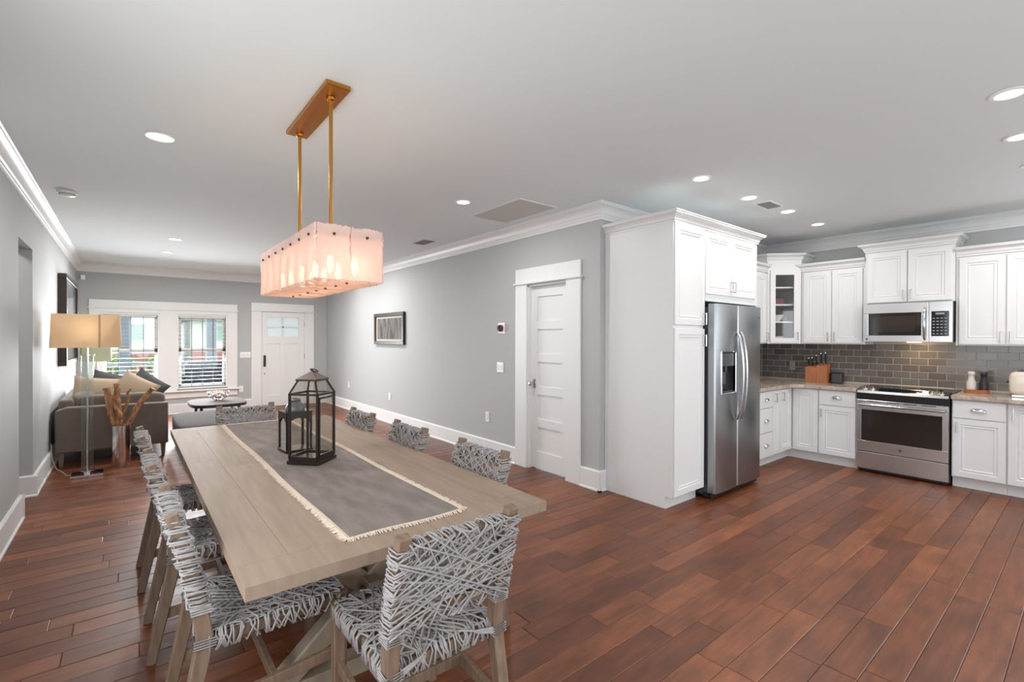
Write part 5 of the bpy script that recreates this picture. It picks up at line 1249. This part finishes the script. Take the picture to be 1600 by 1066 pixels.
# ottoman
r = root('ottoman', (.95, 7.2, 0), 'large grey upholstered ottoman between sofa and dining table', 'ottoman')
OX0, OX1, OY0, OY1 = .455, 1.40, 6.52, 7.95
pad('body', OX0+.02, OX1-.02, OY0+.02, OY1-.02, .10, .32, .02, 'ottoman_fabric')
m = MB(); m.soft(OX0, OX1, OY0, OY1, .27, .435, 7, 10); m.build('top_cushion', 'ottoman_fabric', r, smooth=60)
for x in (OX0+.07, OX1-.07):
    for y in (OY0+.07, OY1-.07): m = MB(); m.beam([(x, y, 0), (x, y, .11)], [.03, .045], [.03, .045], (1, 0, 0)); m.build('leg', 'frame_dark', r)
# coffee table
r = root('coffee_table', (1.14, 8.9, 0), 'low coffee table with dark rounded top under the front window', 'coffee table')
cx, cy = 1.13, 8.95
def sup(w, d, k=1.0, p=.55, n=40): return [(cx+k*w*math.copysign(abs(math.cos(a))**p, math.cos(a)), cy+k*d*math.copysign(abs(math.sin(a))**p, math.sin(a))) for a in [2*PI*i/n for i in range(n)]]
m = MB(); m.prism(sup(.385, .50), .385, .425); m.build('top_edge', 'black_plastic', r); m = MB(); m.prism(sup(.383, .498), .4255, .43); m.build('top', 'coffee_top', r)
for sx in (-1, 1):
    for sy in (-1, 1): m = MB(); m.cyl((cx+sx*.27, cy+sy*.36, 0), (cx+sx*.25, cy+sy*.34, .386), .016, .022, 12); m.build('leg', 'frame_dark', r, smooth=40)
r = root('wire_bowl', (1.16, 9.05, .4305), 'openwork metal bowl of shells on the coffee table', 'bowl')
m = MB(); c = Vector((1.16, 9.05, .431))
for k in range(18):
    a = 2*PI*k/18; m.tube([c+Vector((math.cos(a)*rad, math.sin(a)*rad, z)) for rad, z in ((.03, .004), (.09, .03), (.135, .075), (.155, .135))], .004, 6)
for rad, z in ((.03, .004), (.09, .03), (.135, .075), (.155, .135)): m.tube([c+Vector((math.cos(2*PI*i/28)*rad, math.sin(2*PI*i/28)*rad, z)) for i in range(28)], .0045, 6, closed=True)
m.build('frame', 'chrome', r, smooth=50)
random.seed(5)
for k in range(26):
    a = random.uniform(0, 2*PI); q = math.sqrt(random.random())*.10; z = .06+.035*random.random()+.02*(k % 3)
    m = MB(); sx = random.uniform(.022, .034); P = c+Vector((math.cos(a)*q, math.sin(a)*q, z)); m.soft(P.x-sx, P.x+sx, P.y-sx*.8, P.y+sx*.8, P.z-sx*.6, P.z+sx*.6, 2, 3)
    tag(m.build('shell', ('tray_wood', 'ceramic_white', 'pillow_beige')[k % 3], smooth=60), 'small '+('brown', 'white', 'tan')[k % 3]+' shell among others in the wire bowl', 'shell', ('brown', 'white', 'tan')[k % 3]+' shells in the bowl')
# table lamp on end table in the far corner
r = root('end_table', (-.385, 10.1, 0), 'end table behind the sofa below the table lamp', 'side table')
m = MB(); m.box(-.61, -.15, 9.87, 10.33, .54, .57, .004); m.build('top', 'table_dark', r)
for x in (-.58, -.18):
    for y in (9.9, 10.3): m = MB(); m.box(x-.018, x+.018, y-.018, y+.018, 0, .54); m.build('leg', 'frame_dark', r)
r = root('table_lamp', (-.385, 10.1, .57), 'table lamp with pale green shade in the far corner', 'lamp')
m = MB(); m.lathe([(.001, .001), (.07, .001), (.07, .02), (.05, .03), (.06, .12), (.06, .32), (.02, .40), (.012, .46), (.001, .46)], (-.385, 10.1, .57), 24); m.build('base', 'ceramic_white', r, smooth=40)
m = MB(); m.cyl((-.385, 10.1, 1.02), (-.385, 10.1, 1.30), .006, n=8); m.build('stem', 'chrome', r, smooth=40)
shade(r, -.385, 10.1, 1.07, 1.40, .36, .38, .36, .38, 'shade_fabric_green')
m = MB(); m.box(-.55, -.22, 10.096, 10.104, 1.25, 1.258); m.build('spider', 'chrome', r)

# ------------------------------------------------------------------ outside the front windows
m = MB(); m.box(-40, 60, YF+3.2, 80, -.75, -.55); tag(m.build('lawn', 'grass'), 'green front lawn outside', 'lawn')
m = MB(); m.box(-4, 6, YF+T+.01, YF+3.1, -.16, -.03); tag(m.build('porch_deck', 'porch_deck'), 'grey porch floor outside the windows', 'porch')
m = MB(); m.box(-4, 6, YF+T+.01, YF+3.2, 2.62, 2.75); tag(m.build('porch_ceiling', 'porch_white'), 'white porch ceiling outside the windows', 'porch')
PY = 13.45
for x, lab in ((-.04, 'blue-grey porch column seen in the left front window'), (1.57, 'blue-grey porch column seen in the right front window')):
    r = root('porch_column', (x, PY, -.03), lab, 'column', 'porch columns')
    m = MB(); m.box(x-.10, x+.10, PY-.10, PY+.10, .12, 2.5, .01); m.build('shaft', 'porch_column', r)
    m = MB(); m.box(x-.13, x+.13, PY-.13, PY+.13, -.03, .12, .01); m.build('plinth', 'porch_column', r); m = MB(); m.box(x-.13, x+.13, PY-.13, PY+.13, 2.5, 2.62, .01); m.build('capital', 'porch_column', r)
r = root('porch_railing', (.7, PY, 0), 'white porch railing outside the front windows', 'railing')
m = MB(); m.box(-3, -.14, PY-.03, PY+.03, .82, .88, .006); m.box(.06, 1.47, PY-.03, PY+.03, .82, .88, .006); m.box(1.67, 4.5, PY-.03, PY+.03, .82, .88, .006); m.build('top_rail', 'porch_white', r)
m = MB(); m.box(-3, -.14, PY-.025, PY+.025, .08, .13); m.box(.06, 1.47, PY-.025, PY+.025, .08, .13); m.box(1.67, 4.5, PY-.025, PY+.025, .08, .13); m.build('bottom_rail', 'porch_white', r)
x = -1.5; first = None
while x < 2.6:
    if not (-.17 < x < .09 or 1.44 < x < 1.70):
        m = MB(); m.box(x-.018, x+.018, PY-.018, PY+.018, -.03, .82); m.build('baluster', 'porch_white', r, recalc=False)
    x += .14
r = root('porch_armchair', (1.29, 12.25, -.03), 'dark navy wicker porch armchair outside the right front window', 'armchair')
m = MB(); m.box(.93, 1.65, 11.95, 12.6, .25, .42, .03); m.build('seat', 'wicker_navy', r)
m = MB(); m.extr([(.93, .0), (1.65, .0), (1.65, .48), (1.58, .53), (1.0, .53), (.93, .48)], (0, 11.86, .40), (1, 0, 0), (0, .0, 1), (0, 1, 0), .09); m.build('back', 'wicker_navy', r)
for x in (.90, 1.60): m = MB(); m.box(x, x+.08, 11.9, 12.6, .40, .64, .02); m.build('arm', 'wicker_navy', r)
for x in (.96, 1.62):
    for y in (11.92, 12.55): m = MB(); m.box(x-.03, x+.03, y-.03, y+.03, -.03, .27); m.build('leg', 'wicker_navy', r)
# neighbour houses
def house(x0, x1, y, zt, zr, xs, ww, lab):
    r = root('neighbour_house', ((x0+x1)/2, y, -.55), lab, 'house')
    m = MB(); m.box(x0, x1, y, y+7, -.55, zt); m.build('wall', 'house_siding', r)
    m = MB(); m.extr([(x0-.5, zt-.1), (x1+.5, zt-.1), ((x0+x1)/2, zr)], (0, y-.5, 0), (1, 0, 0), (0, 0, 1), (0, 1, 0), 8); m.build('roof', 'house_roof', r)
    m = MB(); m.box(x0, x1, y-.12, y, -.55, .55); m.build('brick_skirt', 'brick_red', r)
    for x in xs:
        m = MB(); m.box(x, x+ww, y-.07, y+.01, 1.25, 2.25); w = m.build('window', 'porch_white', r); m = MB(); m.box(x+.06, x+ww-.06, y-.10, y-.06, 1.31, 2.19); m.build('pane', 'house_window', w)
house(-7, 2.2, 34, 3.4, 6.0, (-1.0, .1, 1.2), .7, 'pale neighbouring house across the street')
house(3.1, 9.5, 36, 2.6, 5.2, (4.4, 6.4), .8, 'grey-roofed neighbouring house seen through the right window')
random.seed(3)
def bush(cx, cy, z0, s, lab, cat='shrub', trunk=0):
    r = root('garden_'+cat, (cx, cy, -.55), lab, cat)
    m = MB()
    for k in range(420):
        d = Vector((random.gauss(0, 1), random.gauss(0, 1), random.gauss(0, 1))).normalized()*s*random.uniform(.55, 1.0); p = Vector((cx, cy, z0))+Vector((d.x, d.y, d.z*.8))
        a = Vector((random.gauss(0, 1), random.gauss(0, 1), random.gauss(0, 1))).normalized()*s*.13; b = a.orthogonal().normalized()*s*.07
        m.add([p-a, p+b, p+a, p-b], [(0, 1, 2, 3)])
    stuff(m.build('foliage', 'foliage', r, recalc=False))
    m = MB(); m.cyl((cx, cy, -.55), (cx, cy, z0), .05+trunk*.1, n=8); m.build('stem', 'trunk', r, smooth=40)
bush(4.9, 27, 2.8, 1.5, 'loose green tree in the garden between the two houses', 'tree', 1)
bush(-.3, 31, .1, .7, 'green shrub in front of the pale neighbouring house', 'shrub')
bush(1.2, 31, .1, .6, 'small green shrub near the corner of the pale house', 'shrub')
